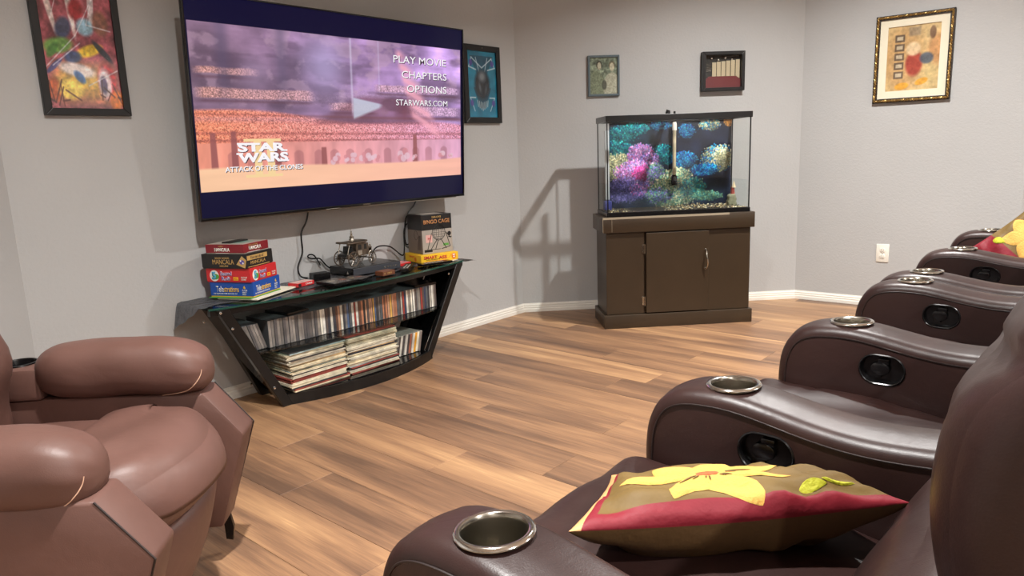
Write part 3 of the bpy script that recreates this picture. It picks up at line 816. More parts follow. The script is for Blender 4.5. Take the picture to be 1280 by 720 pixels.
# ================================================================== aquarium stand
ST = FB @ Matrix.Translation((0.895, 0, 0.432))
t = thing('aquarium_stand', 'dark olive-brown painted wooden cabinet under the fish tank', 'cabinet', ST)
bm = bmesh.new(); box(bm, (-.453, 0, -.160), (.453, .083, .161), .003); obj('plinth', bm, M_STAND, t, smooth=True)
bm = bmesh.new(); box(bm, (-.437, .083, -.150), (.437, .58, .128), .002); obj('carcass', bm, M_STAND, t)
bm = bmesh.new(); box(bm, (-.437, .085, .128), (-.208, .578, .146), .002); obj('front_panel', bm, M_STAND, t)
bm = bmesh.new(); box(bm, (.178, .085, .128), (.437, .578, .146), .002); obj('front_panel', bm, M_STAND, t)
bm = bmesh.new(); box(bm, (-.199, .090, .130), (.180, .572, .160), .002); dr = obj('door', bm, M_STAND, t)
bm = bmesh.new(); tube(bm, smooth_path([(0, -.055, 0), (0, -.052, .018), (0.004, -.02, .030), (-.002, .018, .030), (0, .050, .018), (0, .056, 0)], 5), [.0035] * 5 + [.005] * 16 + [.0035] * 5, 8)
for s in (-1, 1): lathe(bm, [(0, 0), (.008, 0), (.006, .003), (0, .004)], 12, Matrix.Translation((0, s * .056, 0)))
obj('handle', bm, M_STEEL, dr, Matrix.Translation((.160, .400, .160)), smooth=True)
for hy in (.476, .160):
    bm = bmesh.new(); box(bm, (-.222, hy - .026, .146), (-.209, hy + .026, .149), .001); tube(bm, [(-.205, hy - .03, .152), (-.205, hy + .03, .152)], .0042, 8)
    for q in (-1, 1): lathe(bm, [(0, 0), (.0025, 0), (0, .0012)], 8, Matrix.Translation((-.216, hy + q * .017, .149)))
    obj('hinge', bm, M_STEEL, t)
bm = bmesh.new(); box(bm, (-.458, .58, -.162), (.456, .672, .163), .003); ts = obj('top_slab', bm, M_STAND, t, smooth=True)
bm = bmesh.new()
box(bm, (-.4585, .66, .1605), (.30, .6723, .1635), .0004); box(bm, (-.405, .585, .1625), (-.4035, .665, .1634)); box(bm, (-.4585, .583, .1605), (-.4565, .668, .1634))
obj('worn_paint', bm, M_STANDWEAR, ts)

# ================================================================== fish tank
TK = FB @ Matrix.Translation((0.895, 0.6738, 0.432))
t = thing('fish_tank', 'black rimmed glass fish tank with blue and pink coral backdrop', 'aquarium', TK)
HX, HZ, HH = .430, .150, .580
bm = bmesh.new()
for lo, hi in (((-HX, 0, -HZ), (HX, .024, -HZ + .012)), ((-HX, 0, HZ - .012), (HX, .024, HZ)), ((-HX, 0, -HZ + .012), (-HX + .012, .024, HZ - .012)), ((HX - .012, 0, -HZ + .012), (HX, .024, HZ - .012))): box(bm, lo, hi, .001)
obj('bottom_rim', bm, M_BLKPL, t)
bm = bmesh.new()
for lo, hi in (((-HX - .002, HH - .034, -HZ - .002), (HX + .002, HH, -HZ + .022)), ((-HX - .002, HH - .034, HZ - .022), (HX + .002, HH, HZ + .002)), ((-HX - .002, HH - .034, -HZ + .022), (-HX + .022, HH, HZ - .022)), ((HX - .022, HH - .034, -HZ + .022), (HX + .002, HH, HZ - .022)), ((-.012, HH - .02, -HZ + .022), (.012, HH - .004, HZ - .022))): box(bm, lo, hi, .0015)
obj('top_rim', bm, M_BLKPL, t)
G5 = .005
for lo, hi in (((-HX + .004, .006, HZ - .004 - G5), (HX - .004, HH - .01, HZ - .004)), ((-HX + .004, .006, -HZ + .004), (HX - .004, HH - .01, -HZ + .004 + G5)), ((-HX + .004, .006, -HZ + .01), (-HX + .004 + G5, HH - .01, HZ - .01)), ((HX - .004 - G5, .006, -HZ + .01), (HX - .004, HH - .01, HZ - .01))):
    bm = bmesh.new(); box(bm, lo, hi); obj('glass_pane', bm, M_SIDEGLASS if hi[0] - lo[0] < .02 else M_GLASS, t)
bm = bmesh.new(); box(bm, (-HX + .01, .006, -HZ + .01), (HX - .01, .012, HZ - .01)); obj('base_pane', bm, M_BLKPL, t)
bm = bmesh.new()
for sx in (-1, 1):
    for sz in (-1, 1): box(bm, (sx * (HX - .007) - .003, .02, sz * (HZ - .007) - .003), (sx * (HX - .007) + .003, HH - .02, sz * (HZ - .007) + .003))
obj('corner_sealant', bm, simple('black_sealant', rgb(18, 18, 20), .4), t)
# printed coral backdrop (flat print on the rear pane)
nx, ny = 420, 270
P = Paint(nx, ny, (20, 27, 46)); P.noise(5, 4, .4, 1); P.ell(.15, .6, .35, .5, (40, 80, 96), .8, .6); P.ell(.5, .15, .5, .25, (60, 84, 90), .8, .6)
rr = np.random.RandomState(21)
def reef(cx, cy, rx, ry, cols, n, seed, dens=1.0):
    rx *= 1.12; ry *= 1.14; n = int(n * 1.9)
    r = np.random.RandomState(seed)
    P.ell(cx, cy, rx, ry, [c * .62 for c in cols[0]], .7, .85)
    for i in range(n):
        a = r.rand() * 6.283; q = math.sqrt(r.rand()) * (0.96 + .1 * r.randn())
        x_, y_ = cx + math.cos(a) * rx * q, cy + math.sin(a) * ry * q
        c = np.array(cols[r.randint(len(cols))], float) * (0.55 + .55 * r.rand()) * (0.72 + .55 * (y_ - cy) / ry * .5 + .2)
        s = r.uniform(.0035, .0085) * dens
        X0 = int((x_ - s * 1.2) * nx); X1 = int((x_ + s * 1.2) * nx) + 2; Y0 = int((y_ - s * 1.9) * ny); Y1 = int((y_ + s * 1.9) * ny) + 2
        X0, Y0 = max(X0, 0), max(Y0, 0)
        if X0 >= min(X1, nx) or Y0 >= min(Y1, ny): continue
        u, v = P.U[Y0:Y1, X0:X1], P.V[Y0:Y1, X0:X1]
        m = np.clip((1 - np.sqrt(((u - x_) / s) ** 2 + ((v - y_) / (s * 1.55)) ** 2)) * 2.2, 0, 1)[..., None]
        P.im[Y0:Y1, X0:X1] = P.im[Y0:Y1, X0:X1] * (1 - m) + c * m
TEAL = [(30, 140, 150), (40, 180, 180), (20, 90, 130)]; BLU = [(30, 130, 190), (50, 180, 220), (30, 70, 160)]; PINK = [(196, 140, 220), (226, 110, 190), (160, 150, 240), (236, 190, 240)]
CRM = [(226, 220, 170), (190, 196, 140), (120, 140, 120), (240, 236, 200)]; LIL = [(120, 110, 190), (90, 84, 150), (150, 140, 210)]; GRN = [(110, 160, 130), (150, 190, 140), (70, 140, 140)]
reef(.10, .84, .12, .09, TEAL, 420, 1); reef(.22, .90, .10, .06, TEAL, 260, 2); reef(.42, .93, .08, .05, BLU, 120, 3)
reef(.16, .66, .16, .07, TEAL, 380, 4, 1.3); reef(.06, .50, .10, .16, CRM, 700, 5); reef(.05, .70, .08, .07, TEAL, 150, 6)
reef(.44, .60, .10, .10, TEAL, 300, 7); reef(.60, .54, .10, .08, BLU, 420, 8); reef(.63, .86, .06, .07, BLU, 260, 9, .8); reef(.82, .92, .08, .06, BLU + CRM, 260, 10)
reef(.98, .95, .04, .05, [(230, 160, 70)], 60, 11); reef(.89, .54, .12, .13, BLU + CRM, 900, 12); reef(.93, .54, .07, .10, CRM, 380, 13, .8); reef(.78, .42, .10, .06, BLU, 300, 14)
reef(.26, .60, .10, .11, PINK, 900, 15); reef(.33, .55, .07, .07, PINK + LIL, 400, 16); reef(.22, .40, .15, .13, PINK, 1200, 17); reef(.27, .40, .08, .08, [(232, 70, 160), (210, 110, 190)], 320, 18)
reef(.38, .38, .07, .12, LIL + GRN, 420, 19); reef(.12, .22, .18, .12, LIL, 700, 20); reef(.30, .22, .12, .08, LIL + PINK, 400, 21)
reef(.56, .36, .10, .08, GRN + CRM, 420, 22); reef(.52, .18, .18, .16, CRM + GRN, 1900, 23); reef(.68, .22, .10, .10, TEAL + GRN, 500, 24); reef(.40, .14, .10, .08, GRN + LIL, 300, 25); reef(.80, .12, .12, .05, GRN, 160, 26)
sm = P.im * .36
for dy_, dx_ in ((0, 1), (0, -1), (1, 0), (-1, 0)): sm = sm + .16 * np.roll(np.roll(P.im, dy_, 0), dx_, 1)
P.im = np.clip(sm * (0.62 + 0.9 * vnoise(nx, ny, 12, 9, 44, 3)[..., None]), 0, 255)
obj('coral_backdrop', P.mesh(.770, .545, 'coral_backdrop', paint_mat('coral_print', .45, 0.0)), None, t, Matrix.Translation((.032, .290, -HZ + .0105)))
# gravel
bm = bmesh.new()
box(bm, (-HX + .011, .012, -HZ + .013), (HX - .011, .026, HZ - .011), mi=0)
rg = random.Random(5)
for i in range(2300):
    if i < 900: x_, z_ = rg.uniform(-HX + .018, HX - .018), HZ - .016 - rg.random() * .02
    else: x_, z_ = rg.uniform(-HX + .018, HX - .018), rg.uniform(-HZ + .02, HZ - .018)
    hh = .026 + .008 * math.sin(x_ * 9) + .010 * max(0, math.sin(x_ * 4 - .6)) * (1 - (z_ + HZ) / .3)
    s = rg.uniform(.0025, .0055)
    y_ = rg.uniform(.018, hh + .004)
    r0 = bmesh.ops.create_icosphere(bm, subdivisions=1, radius=s, matrix=Matrix.Translation((x_, y_, z_)) @ Matrix.Diagonal((rg.uniform(.8, 1.4), rg.uniform(.6, 1), rg.uniform(.8, 1.2), 1)))
    mi = rg.choice([0, 0, 0, 1, 1, 2, 3])
    for f in {f for v in r0['verts'] for f in v.link_faces}: f.material_index = mi
o = obj('gravel', bm, [simple('gravel_dark', rgb(58, 52, 44), .5), simple('gravel_tan', rgb(168, 148, 104), .5), simple('gravel_cream', rgb(226, 216, 180), .5), simple('gravel_brown', rgb(120, 90, 56), .5)], t)
o['kind'] = 'stuff'
bm = bmesh.new(); box(bm, (-HX + .010, .030, -HZ + .012), (HX - .010, .186, HZ - .010)); obj('water', bm, M_WATER, t)
bm = bmesh.new(); tube(bm, [(-.015, HH - .002, -.02), (-.015, HH + .022, -.02), (-.03, HH + .024, -.02)], .009, 10); tube(bm, [(.02, HH - .002, -.02), (.02, HH + .020, -.02)], .007, 10); lathe(bm, [(0, 0), (.014, 0), (.014, .012), (.008, .02), (0, .02)], 14, Matrix.Translation((-.022, HH + .012, -.02)))
obj('cable_clip', bm, M_BLKPL, t, smooth=True)
# heater, tubes and ornament inside
t2 = thing('aquarium_heater', 'slim heater tube with black foot hanging in the middle of the fish tank', 'heater', TK @ Matrix.Translation((.045, .0, -.105)))
bm = bmesh.new(); lathe(bm, [(0, .215), (.009, .215), (.011, .222), (.011, .49), (.009, .50), (0, .50)], 14, Matrix.Rotation(-math.pi / 2, 4, 'X')); obj('tube', bm, simple('speckled_tube', rgb(190, 180, 150), .4, var=.5), t2, smooth=True)
bm = bmesh.new(); lathe(bm, [(0, .158), (.016, .158), (.020, .17), (.018, .212), (.010, .222), (0, .222)], 14, Matrix.Rotation(-math.pi / 2, 4, 'X')); obj('foot', bm, M_BLKPL, t2, smooth=True)
bm = bmesh.new(); lathe(bm, [(0, .49), (.014, .49), (.014, .53), (.010, .54), (0, .54)], 14, Matrix.Rotation(-math.pi / 2, 4, 'X')); obj('cap', bm, M_SOCK, t2, smooth=True)
for v_ in t2.children: v_.matrix_local = Matrix.Rotation(0, 4, 'X')
t2 = thing('filter_tube', 'clear uplift tube with blue foot at the left end of the fish tank', 'tube', TK @ Matrix.Translation((-.392, .0, -.02)))
bm = bmesh.new(); box(bm, (-.012, .09, -.012), (.012, .50, .012), .004); obj('tube', bm, simple('milky_plastic', rgb(196, 204, 206), .3), t2, smooth=True)
bm = bmesh.new(); box(bm, (-.022, .028, -.03), (.022, .085, .03), .006); obj('foot', bm, simple('blue_plastic', rgb(60, 66, 130), .35), t2, smooth=True)
t2 = thing('tank_ornament', 'small stone tower ornament with red trim at the right end of the fish tank', 'ornament', TK @ Matrix.Translation((.365, .024, .02)))
bm = bmesh.new(); puffy(bm, .055, .075, .045, .016, 8, deform=lambda p: Vector((p.x * (1 - p.y * 3) + .003 * math.sin(p.y * 190), p.y, p.z + .003 * math.sin(p.x * 200)))); obj('stone_base', bm, simple('mossy_stone', rgb(140, 138, 110), .8, var=.35, bump=(80, 1, .006)), t2, Matrix.Translation((0, .037, 0)))
bm = bmesh.new(); puffy(bm, .022, .055, .020, .008, 6, deform=lambda p: Vector((p.x * (1 - p.y * 8), p.y, p.z * (1 - p.y * 8)))); obj('red_tower', bm, simple('red_trim', rgb(150, 66, 54), .6, var=.35, bump=(120, 1, .004)), t2, Matrix.Translation((.006, .090, 0)))
bm = bmesh.new(); lathe(bm, [(.014, 0), (.010, .012), (.0, .044)], 10, Matrix.Translation((.012, .112, 0)) @ Matrix.Rotation(-math.pi / 2, 4, 'X')); obj('spire', bm, simple('tan_spire', rgb(206, 186, 150), .6), t2)

# ================================================================== glass media stand
t = thing('media_stand', 'black metal and glass media stand with slanted legs under the television', 'stand', Matrix.Translation((2.065, 2.90, 0)))
SO = Matrix.Translation((-2.065, -2.90, 0))
def bow(x0, x1, yf, yb, dip, z0, z1, mi=0, n=24, bm=None):
    bm = bm or bmesh.new()
    pts = [(x0 + (x1 - x0) * i / n, yf - dip * (1 - (2 * i / n - 1) ** 2)) for i in range(n + 1)] + [(x1, yb), (x0, yb)]
    prism(bm, pts, z0, z1, mi=mi); return bm
bm = bow(1.335, 2.800, 2.792, 3.055, 0.092, .486, .494)
gt = obj('glass_top', bm, M_SMOKE, t, SO)
bm = bmesh.new()
n = 24; x0, x1 = 1.335, 2.800
for i in range(n):
    xa, xb = x0 + (x1 - x0) * i / n, x0 + (x1 - x0) * (i + 1) / n
    ya = 2.7915 - .092 * (1 - (2 * i / n - 1) ** 2); yb = 2.7915 - .092 * (1 - (2 * (i + 1) / n - 1) ** 2)
    vs = [bm.verts.new(c) for c in ((xa, ya, .486), (xb, yb, .486), (xb, yb, .494), (xa, ya, .494))]
    bm.faces.new(vs)
obj('polished_edge', bm, M_GEDGE, gt, Matrix.Identity(4), label='green polished glass edge')
def rail(x0, x1, yf, dip, z0, z1, th=.022, n=24):
    bm = bmesh.new()
    f = [(x0 + (x1 - x0) * i / n, yf - dip * (1 - (2 * i / n - 1) ** 2)) for i in range(n + 1)]
    prism(bm, f + [(x, y + th) for x, y in f[::-1]], z0, z1); return bm
obj('top_rail', rail(1.34, 2.795, 2.797, .088, .462, .485), M_BLKMET, t, SO)
bm = bmesh.new(); box(bm, (1.36, 3.02, .462), (2.78, 3.045, .485), .002); obj('rear_rail', bm, M_BLKMET, t, SO)
obj('mid_shelf', bow(1.528, 2.640, 2.785, 3.050, .075, .262, .269), M_SMOKE, t, SO)
obj('bottom_shelf', bow(1.66, 2.50, 2.785, 3.045, .095, .046, .053), M_BLKGLOSS, t, SO)
obj('bottom_rail', rail(1.640, 2.515, 2.778, .100, 0.0, .050, .03), M_BLKMET, t, SO)
def slant(xa, xb, w_, ya, yb, z0=0.0, z1=.485):
    bm = bmesh.new()
    c = [(xa, z0), (xa + w_, z0), (xb + w_, z1), (xb, z1)]
    a = [bm.verts.new((x, ya, z)) for x, z in c]; b = [bm.verts.new((x, yb, z)) for x, z in c]
    bm.faces.new(a); bm.faces.new(b[::-1])
    for i in range(4): bm.faces.new((a[i], b[i], b[(i + 1) % 4], a[(i + 1) % 4]))
    bmesh.ops.bevel(bm, geom=bm.edges[:], offset=.002, segments=1, affect='EDGES'); return bm
for (xa, xb, w_, ya, yb) in ((1.612, 1.360, .050, 2.772, 2.800), (1.640, 1.420, .042, 3.000, 3.035), (2.452, 2.728, .050, 2.772, 2.800), (2.440, 2.690, .042, 3.000, 3.035)):
    obj('leg', slant(xa, xb, w_, ya, yb), M_BLKMET, t, SO)
for (xa, xb) in ((1.640, 1.395), (2.470, 2.735)):
    obj('side_panel', slant(xa, xb, .005, 2.801, 2.999, .04, .470), M_BLKGLOSS, t, SO)
for (x_, y_, z_) in ((1.415, 2.770, .40), (1.372, 2.770, .475), (1.575, 2.770, .10), (2.66, 2.770, .44), (1.408, 3.0, .40), (1.59, 2.999, .07)):
    bm = bmesh.new(); lathe(bm, [(0, 0), (.006, 0), (.005, .003), (0, .004)], 10, Matrix.Translation((x_, y_, z_)) @ Matrix.Rotation(math.pi / 2, 4, 'X')); obj('bolt', bm, M_CHROME, t, SO)

# dark plastic sheet over the glass top, drooping at both ends
bm = bmesh.new(); nx, ny = 70, 12; g = []
for i in range(nx + 1):
    row = []
    for j in range(ny + 1):
        s = i / nx; v = j / ny                      # v 0 = back, 1 = front
        x_ = 1.20 + s * 1.72
        yf = 2.835 + .015 * math.sin(x_ * 23) + .01 * math.sin(x_ * 51)
        yb = 3.060; y_ = yb + (yf - yb) * v
        z_ = .4958 + .0014 * math.sin(x_ * 60 + y_ * 30)
        if x_ < 1.335:
            d = (1.335 - x_) / .135
            drop = .100 * max(0.02, 1 - v) ** 0.8          # deepest at the back, nothing at the front corner
            y_ = y_ - .05 * d * (1 - v)
            x_ = 1.335 - .022 * d ** .6 - .030 * d * (1 - v); z_ = .4972 - drop * d ** 1.2 + .003 * math.sin(y_ * 90 + d * 4) * d
        if x_ > 2.80:
            d = (x_ - 2.80) / .12; z_ = .4965 - .030 * d ** 1.6 + .007 * math.sin(y_ * 34) * d
        row.append(bm.verts.new((x_, y_, z_)))
    g.append(row)
for i in range(nx):
    for j in range(ny): bm.faces.new((g[i][j], g[i][j + 1], g[i + 1][j + 1], g[i + 1][j]))
r0 = bmesh.ops.solidify(bm, geom=bm.faces[:], thickness=.0012)
M_SHEET = simple('dark_plastic_sheet', rgb(116, 117, 121), .24, bump=(30, 1.0, .015))
for v in bm.verts:
    if 1.335 <= v.co.x <= 2.80 and v.co.z < .4946: v.co.z = .4946
o = obj('plastic_sheet', bm, M_SHEET, smooth=True, ang=80)
tag(o, 'dark grey plastic sheet covering the media stand, drooping over its left end', 'cover')

# ------------------------------------------------------------------ board game boxes
def game(name, label, corner, ang, wr, dl, h_, z0, mats, scale=False):
    """corner: nearest vertical edge; right face runs along ang, left face runs backwards at ang+90"""
    M = Matrix.Translation((corner[0], corner[1], z0)) @ Matrix.Rotation(math.radians(ang), 4, 'Z')
    t = thing(name, label, 'game box', M, 'boxed board games on the media stand')
    bm = bmesh.new(); box(bm, (0.0015, 0.0015, 0), (wr - .0015, dl - .0015, h_ * .5), .001); obj('base', bm, mats[0], t)
    bm = bmesh.new(); box(bm, (0, 0, .004), (wr, dl, h_), .0012); obj('lid', bm, mats[1], t)
    FR = Matrix(((1, 0, 0, 0), (0, 0, -1, 0), (0, 1, 0, 0), (0, 0, 0, 1)))           # right face: x along width, y up, out = -y
    FL = Matrix(((0, 0, -1, 0), (-1, 0, 0, dl), (0, 1, 0, 0), (0, 0, 0, 1)))          # left face: starts at the back, reads towards the corner
    return t, FR @ Matrix.Diagonal((wr / .222, 1, 1, 1)) if scale else FR, FL @ Matrix.Diagonal((dl / .228, 1, 1, 1)) if scale else FL
def flat(parent, F, x0, x1, y0, y1, mat, lift=.0003, name='printed_patch'):
    bm = bmesh.new(); box(bm, (x0, y0, lift - .0002), (x1, y1, lift + .0002)); return obj(name, bm, mat, parent, F)
def disc(parent, F, cx, cy, r, mat, lift=.0003, sy=1.0, name='printed_patch'):
    bm = bmesh.new(); lathe(bm, [(0, 0), (r, 0), (r, .0003), (0, .0003)], 20)
    for v in bm.verts: v.co.y *= sy
    return obj(name, bm, mat, parent, F @ Matrix.Translation((cx, cy, lift)))
Z = .4985
# flat boards under the stack
for i, (c_, a_, w_, d_, h_, mt, lb) in enumerate((((1.535, 2.765), 24, .290, .200, .005, M_PAPER, 'thin cream game board lying under the stacked game boxes, lowest'), ((1.520, 2.790), 24, .215, .210, .004, M_GREEN, 'thin green edged board just under the blue game box'))):
    bm = bmesh.new(); box(bm, (0, 0, 0), (w_, d_, h_), .0006)
    if i == 1: box(bm, (-.0012, -.0012, .0018), (w_ - .02, d_, h_ - .0002), .0)
    o = obj('game_board', bm, mt, None, Matrix.Translation((c_[0], c_[1], Z + (0 if i == 0 else .0052))) @ Matrix.Rotation(math.radians(a_), 4, 'Z'))
    tag(o, lb, 'board')
bm = bmesh.new()
for q in range(10): box(bm, (.02 + q * .026, .004, .0051), (.04 + q * .026, .02, .0055))
zz = Z + .0095
t, FR, FL = game('game_box', 'blue game box with yellow and white lettering, at the bottom of the left stack', (1.538, 2.795), 26, .200, .212, .064, zz, (M_YEL, M_BLUE), True)
lettering('Tele', t, FL, .052, .034, .040, .026, M_WHITE, .015); lettering('strations', t, FL, .113, .033, .078, .023, M_YEL, .012)
lettering('THE TELEPHONE GAME SKETCHED OUT', t, FL, .080, .014, .128, .0055, M_WHITE, .01)
lettering('6', t, FL, .182, .042, .012, .014, M_YEL, .04); lettering('PLAYER\nPARTY\nPACK', t, FL, .183, .020, .026, .024, M_WHITE, .01)
lettering('Tele', t, FR, .042, .034, .038, .026, M_WHITE, .015); lettering('strations', t, FR, .103, .033, .078, .023, M_YEL, .012)
lettering('THE TELEPHONE GAME SKETCHED OUT', t, FR, .072, .014, .120, .0055, M_WHITE, .01)
lettering('6', t, FR, .186, .044, .012, .014, M_YEL, .04); lettering('PLAYER\nPARTY\nPACK', t, FR, .187, .021, .026, .024, M_WHITE, .01)
zz += .0645
t, FR, FL = game('game_box', 'red game box with purple lettering and a big 5, second from the bottom', (1.530, 2.793), 25, .190, .218, .060, zz, (M_RED, M_RED))
for F, w_ in ((FL @ Matrix.Diagonal((.95, 1, 1, 1)), .218), (FR @ Matrix.Diagonal((.85, 1, 1, 1)), .190)):
    disc(t, F, .042, .028, .024, M_WHITE, .0003, 1.0); disc(t, F, .050, .024, .017, M_GREEN, .0007, .7)
    lettering('5', t, F, .040, .029, .022, .034, M_LBLUE, .05, lift=.0012)
    lettering('Second', t, F, .104, .038, .060, .019, M_WHITE, .05, lift=.0005); lettering('Second', t, F, .104, .038, .058, .017, M_PURP, .01, lift=.0011)
    lettering('Roll', t, F, .100, .016, .044, .018, M_WHITE, .05, lift=.0005); lettering('Roll', t, F, .100, .016, .042, .016, M_PURP, .01, lift=.0011)
    flat(t, F, .140, .166, .009, .023, M_YEL); lettering('BOX', t, F, .153, .016, .018, .007, M_RED, .01, lift=.0008)
    lettering('PATCH\nGAME', t, F, .196, .017, .030, .016, M_WHITE, .02)
zz += .0605
t, FR, FL = game('game_box', 'black game box with gold lettering, third from the bottom', (1.520, 2.793), 25, .185, .222, .062, zz, (M_BLKCARD, M_BLKCARD), True)
lettering('SOLID WOOD', t, FL, .106, .045, .072, .007, M_GOLD, .02); lettering('MANCALA', t, FL, .110, .029, .108, .020, M_GOLD, .0); lettering('DELUXE', t, FL, .112, .011, .042, .007, M_GOLD, .02)
bm = bmesh.new(); prism(bm, [(.176, .018), (.218, .002), (.228, .036), (.206, .054)], .0001, .0006); obj('printed_patch', bm, M_GOLD, t, FL)
disc(t, FL, .205, .028, .012, M_PURP, .0008, .8); disc(t, FL, .199, .034, .004, M_WHITE, .0012); disc(t, FL, .210, .024, .004, M_WHITE, .0012)
flat(t, FR, .006, .175, .034, .053, M_GOLD); lettering('You can do it!', t, FR, .088, .044, .110, .012, M_BLKCARD, .01, .3, .0008)
lettering('MANCALA', t, FR, .094, .022, .125, .014, M_GOLD, .0); flat(t, FR, .010, .190, .004, .007, M_GOLD)
zz += .0625
t, FR, FL = game('game_box', 'maroon game box with white lettering, on top of the left stack', (1.516, 2.800), 24, .170, .190, .040, zz, (M_GREYCARD, M_DRED), True)
lettering('MANCALA', t, FL, .100, .018, .092, .015, M_WHITE, .05); lettering('FAMILY', t, FL, .094, .032, .03, .005, M_GOLD, .01); flat(t, FL, .06, .14, .003, .0045, M_WHITE)
lettering('MANCALA', t, FR, .100, .020, .110, .016, M_WHITE, .05); lettering('FAMILY CLASSIC GAME', t, FR, .085, .033, .08, .005, M_GOLD, .01); flat(t, FR, .03, .14, .004, .0055, M_WHITE)
bm = bmesh.new(); box(bm, (.004, .004, .0402), (.166, .186, .0408)); obj('printed_top', bm, M_GREYCARD, t)
bm = bmesh.new(); box(bm, (.04, .04, .0409), (.13, .14, .0413)); obj('printed_top', bm, simple('teal_print', rgb(120, 150, 140), .5), t)
bm = bmesh.new(); box(bm, (0, 0, 0), (.11, .045, .006), .001)
o = obj('game_manual', bm, M_BLKCARD, None, Matrix.Translation((1.505, 2.885, zz + .0416)) @ Matrix.Rotation(math.radians(20), 4, 'Z')); tag(o, 'thin black booklet lying on top of the left stack of games', 'booklet')

# right pair of boxes
t, FR, FL = game('game_box', 'yellow game box with red lettering under the bingo cage box', (2.560, 2.872), -14, .232, .185, .044, Z + .001, (M_YEL, M_YEL))
lettering('SMART', t, FR, .058, .028, .082, .017, M_RED, .035); lettering('ASS', t, FR, .134, .023, .050, .018, M_RED, .035)
bm = bmesh.new(); tube(bm, smooth_path([(.02, .004, 0), (.07, .010, 0), (.12, .006, 0), (.17, .016, 0), (.19, .034, 0)], 5), .0012, 4); obj('printed_patch', bm, M_ORANGE, t, FR)
disc(t, FR, .203, .022, .014, M_ORANGE, .0003, 1.2); disc(t, FR, .200, .030, .004, M_WHITE, .0008); disc(t, FR, .207, .030, .004, M_WHITE, .0008); disc(t, FR, .204, .018, .005, M_WHITE, .0008)
lettering('THE WHO WHAT WHERE GAME', t, FR, .070, .015, .080, .004, M_BLKCARD, .0); lettering('SMART', t, FL, .08, .030, .06, .010, M_ORANGE, .05); disc(t, FL, .12, .018, .012, M_ORANGE, .0003)
M_COPPER = simple('copper_print', rgb(200, 140, 88), .5)
t, FR, FL = game('game_box', 'tall black and grey box showing a wire bingo cage', (2.595, 2.892), -12, .190, .155, .210, Z + .046, (M_GREYCARD, M_BLKCARD))
flat(t, FR, .0, .190, .0, .128, M_GREYCARD); flat(t, FL, .0, .155, .0, .128, simple('grey_brown_card', rgb(120, 108, 96), .6))
lettering('DELUXE', t, FR, .095, .196, .058, .010, M_GOLD, .02); lettering('BINGO CAGE', t, FR, .095, .172, .165, .022, M_COPPER, .02)
bm = bmesh.new()
cx, cy = .105, .112
for i in range(9):
    a = i / 8 * math.pi; rx = .042 * math.cos(a)
    tube(bm, [(cx + rx * math.cos(b), cy + .044 * math.sin(b), 0) for b in [k * math.pi / 10 - math.pi / 2 for k in range(11)]] if abs(rx) > .002 else [(cx, cy - .044, 0), (cx, cy + .044, 0)], .0009, 4)
for i in range(-3, 4):
    hw = math.sqrt(max(0, .042 ** 2 - (i * .012) ** 2)); tube(bm, [(cx - hw, cy + i * .012, 0), (cx + hw, cy + i * .012, 0)], .0009, 4)
for a, b in (((.06, .11), (.03, .02)), ((.15, .11), (.175, .03)), ((.03, .02), (.11, .02)), ((.175, .03), (.12, .02)), ((.09, .07), (.05, .02)), ((.12, .07), (.15, .02)), ((.10, .07), (.08, .02)), ((.15, .11), (.18, .075))): tube(bm, [(*a, 0), (*b, 0)], .0018, 5)
obj('printed_cage', bm, M_BLKCARD, t, FR @ Matrix.Translation((0, 0, .0006)))
flat(t, FR, .022, .062, .060, .102, simple('pink_label', rgb(226, 176, 168), .6), .0005); lettering('75', t, FR, .042, .080, .02, .012, M_RED, .02, lift=.001)
disc(t, FR, .172, .100, .012, M_BLKCARD, .0004); flat(t, FR, .165, .186, .078, .084, M_BLKCARD, .0004)
flat(t, FR, .010, .060, .008, .022, M_BLKCARD, .0004); flat(t, FR, .130, .165, .035, .048, M_GREEN, .0004)
bm = bmesh.new()
for i in range(5): tube(bm, [(.10 + i * .008, .02, 0), (.12 + i * .004, .10, 0)], .0009, 4)
tube(bm, [(.09 + .02 * math.cos(k * .6), .10 + .025 * math.sin(k * .6), 0) for k in range(11)], .001, 4)
obj('printed_cage', bm, M_BLKCARD, t, FL @ Matrix.Translation((0, 0, .0006)))
bm = bmesh.new(); box(bm, (0.03, .03, .2102), (.15, .12, .2108)); obj('printed_top', bm, M_GREYCARD, t)

# ------------------------------------------------------------------ player, coach and small things on the stand
t = thing('disc_player', 'black disc player with a grey front under the model coach', 'player', Matrix.Translation((2.105, 2.868, Z)) @ Matrix.Rotation(math.radians(-1), 4, 'Z'))
bm = bmesh.new(); box(bm, (0, 0, .004), (.300, .190, .042), .002); obj('casing', bm, M_BLKPL, t)
bm = bmesh.new(); box(bm, (.004, -.006, .006), (.298, 0, .040), .001); fp = obj('front_panel', bm, simple('grey_fascia', rgb(64, 66, 72), .3), t)
for i in range(5):
    bm = bmesh.new(); box(bm, (.19 + i * .018, -.0075, .020), (.20 + i * .018, -.0058, .026), .0005); obj('button', bm, M_SILVER, fp)
for sx in (.02, .28):
    for sy in (.02, .17):
        bm = bmesh.new(); lathe(bm, [(0, 0), (.01, 0), (.01, .0045), (0, .0045)], 10, Matrix.Translation((sx, sy, 0))); obj('foot', bm, M_BLKPL, t)
bm = bmesh.new(); prism(bm, [(0, 0), (.014, 0), (.007, .014)], 0, .0004); obj('printed_triangle', bm, M_GREYCARD, t, Matrix.Translation((-.0003, .045, .012)) @ Matrix(((0, 0, -1, 0), (-1, 0, 0, 0), (0, 1, 0, 0), (0, 0, 0, 1))))
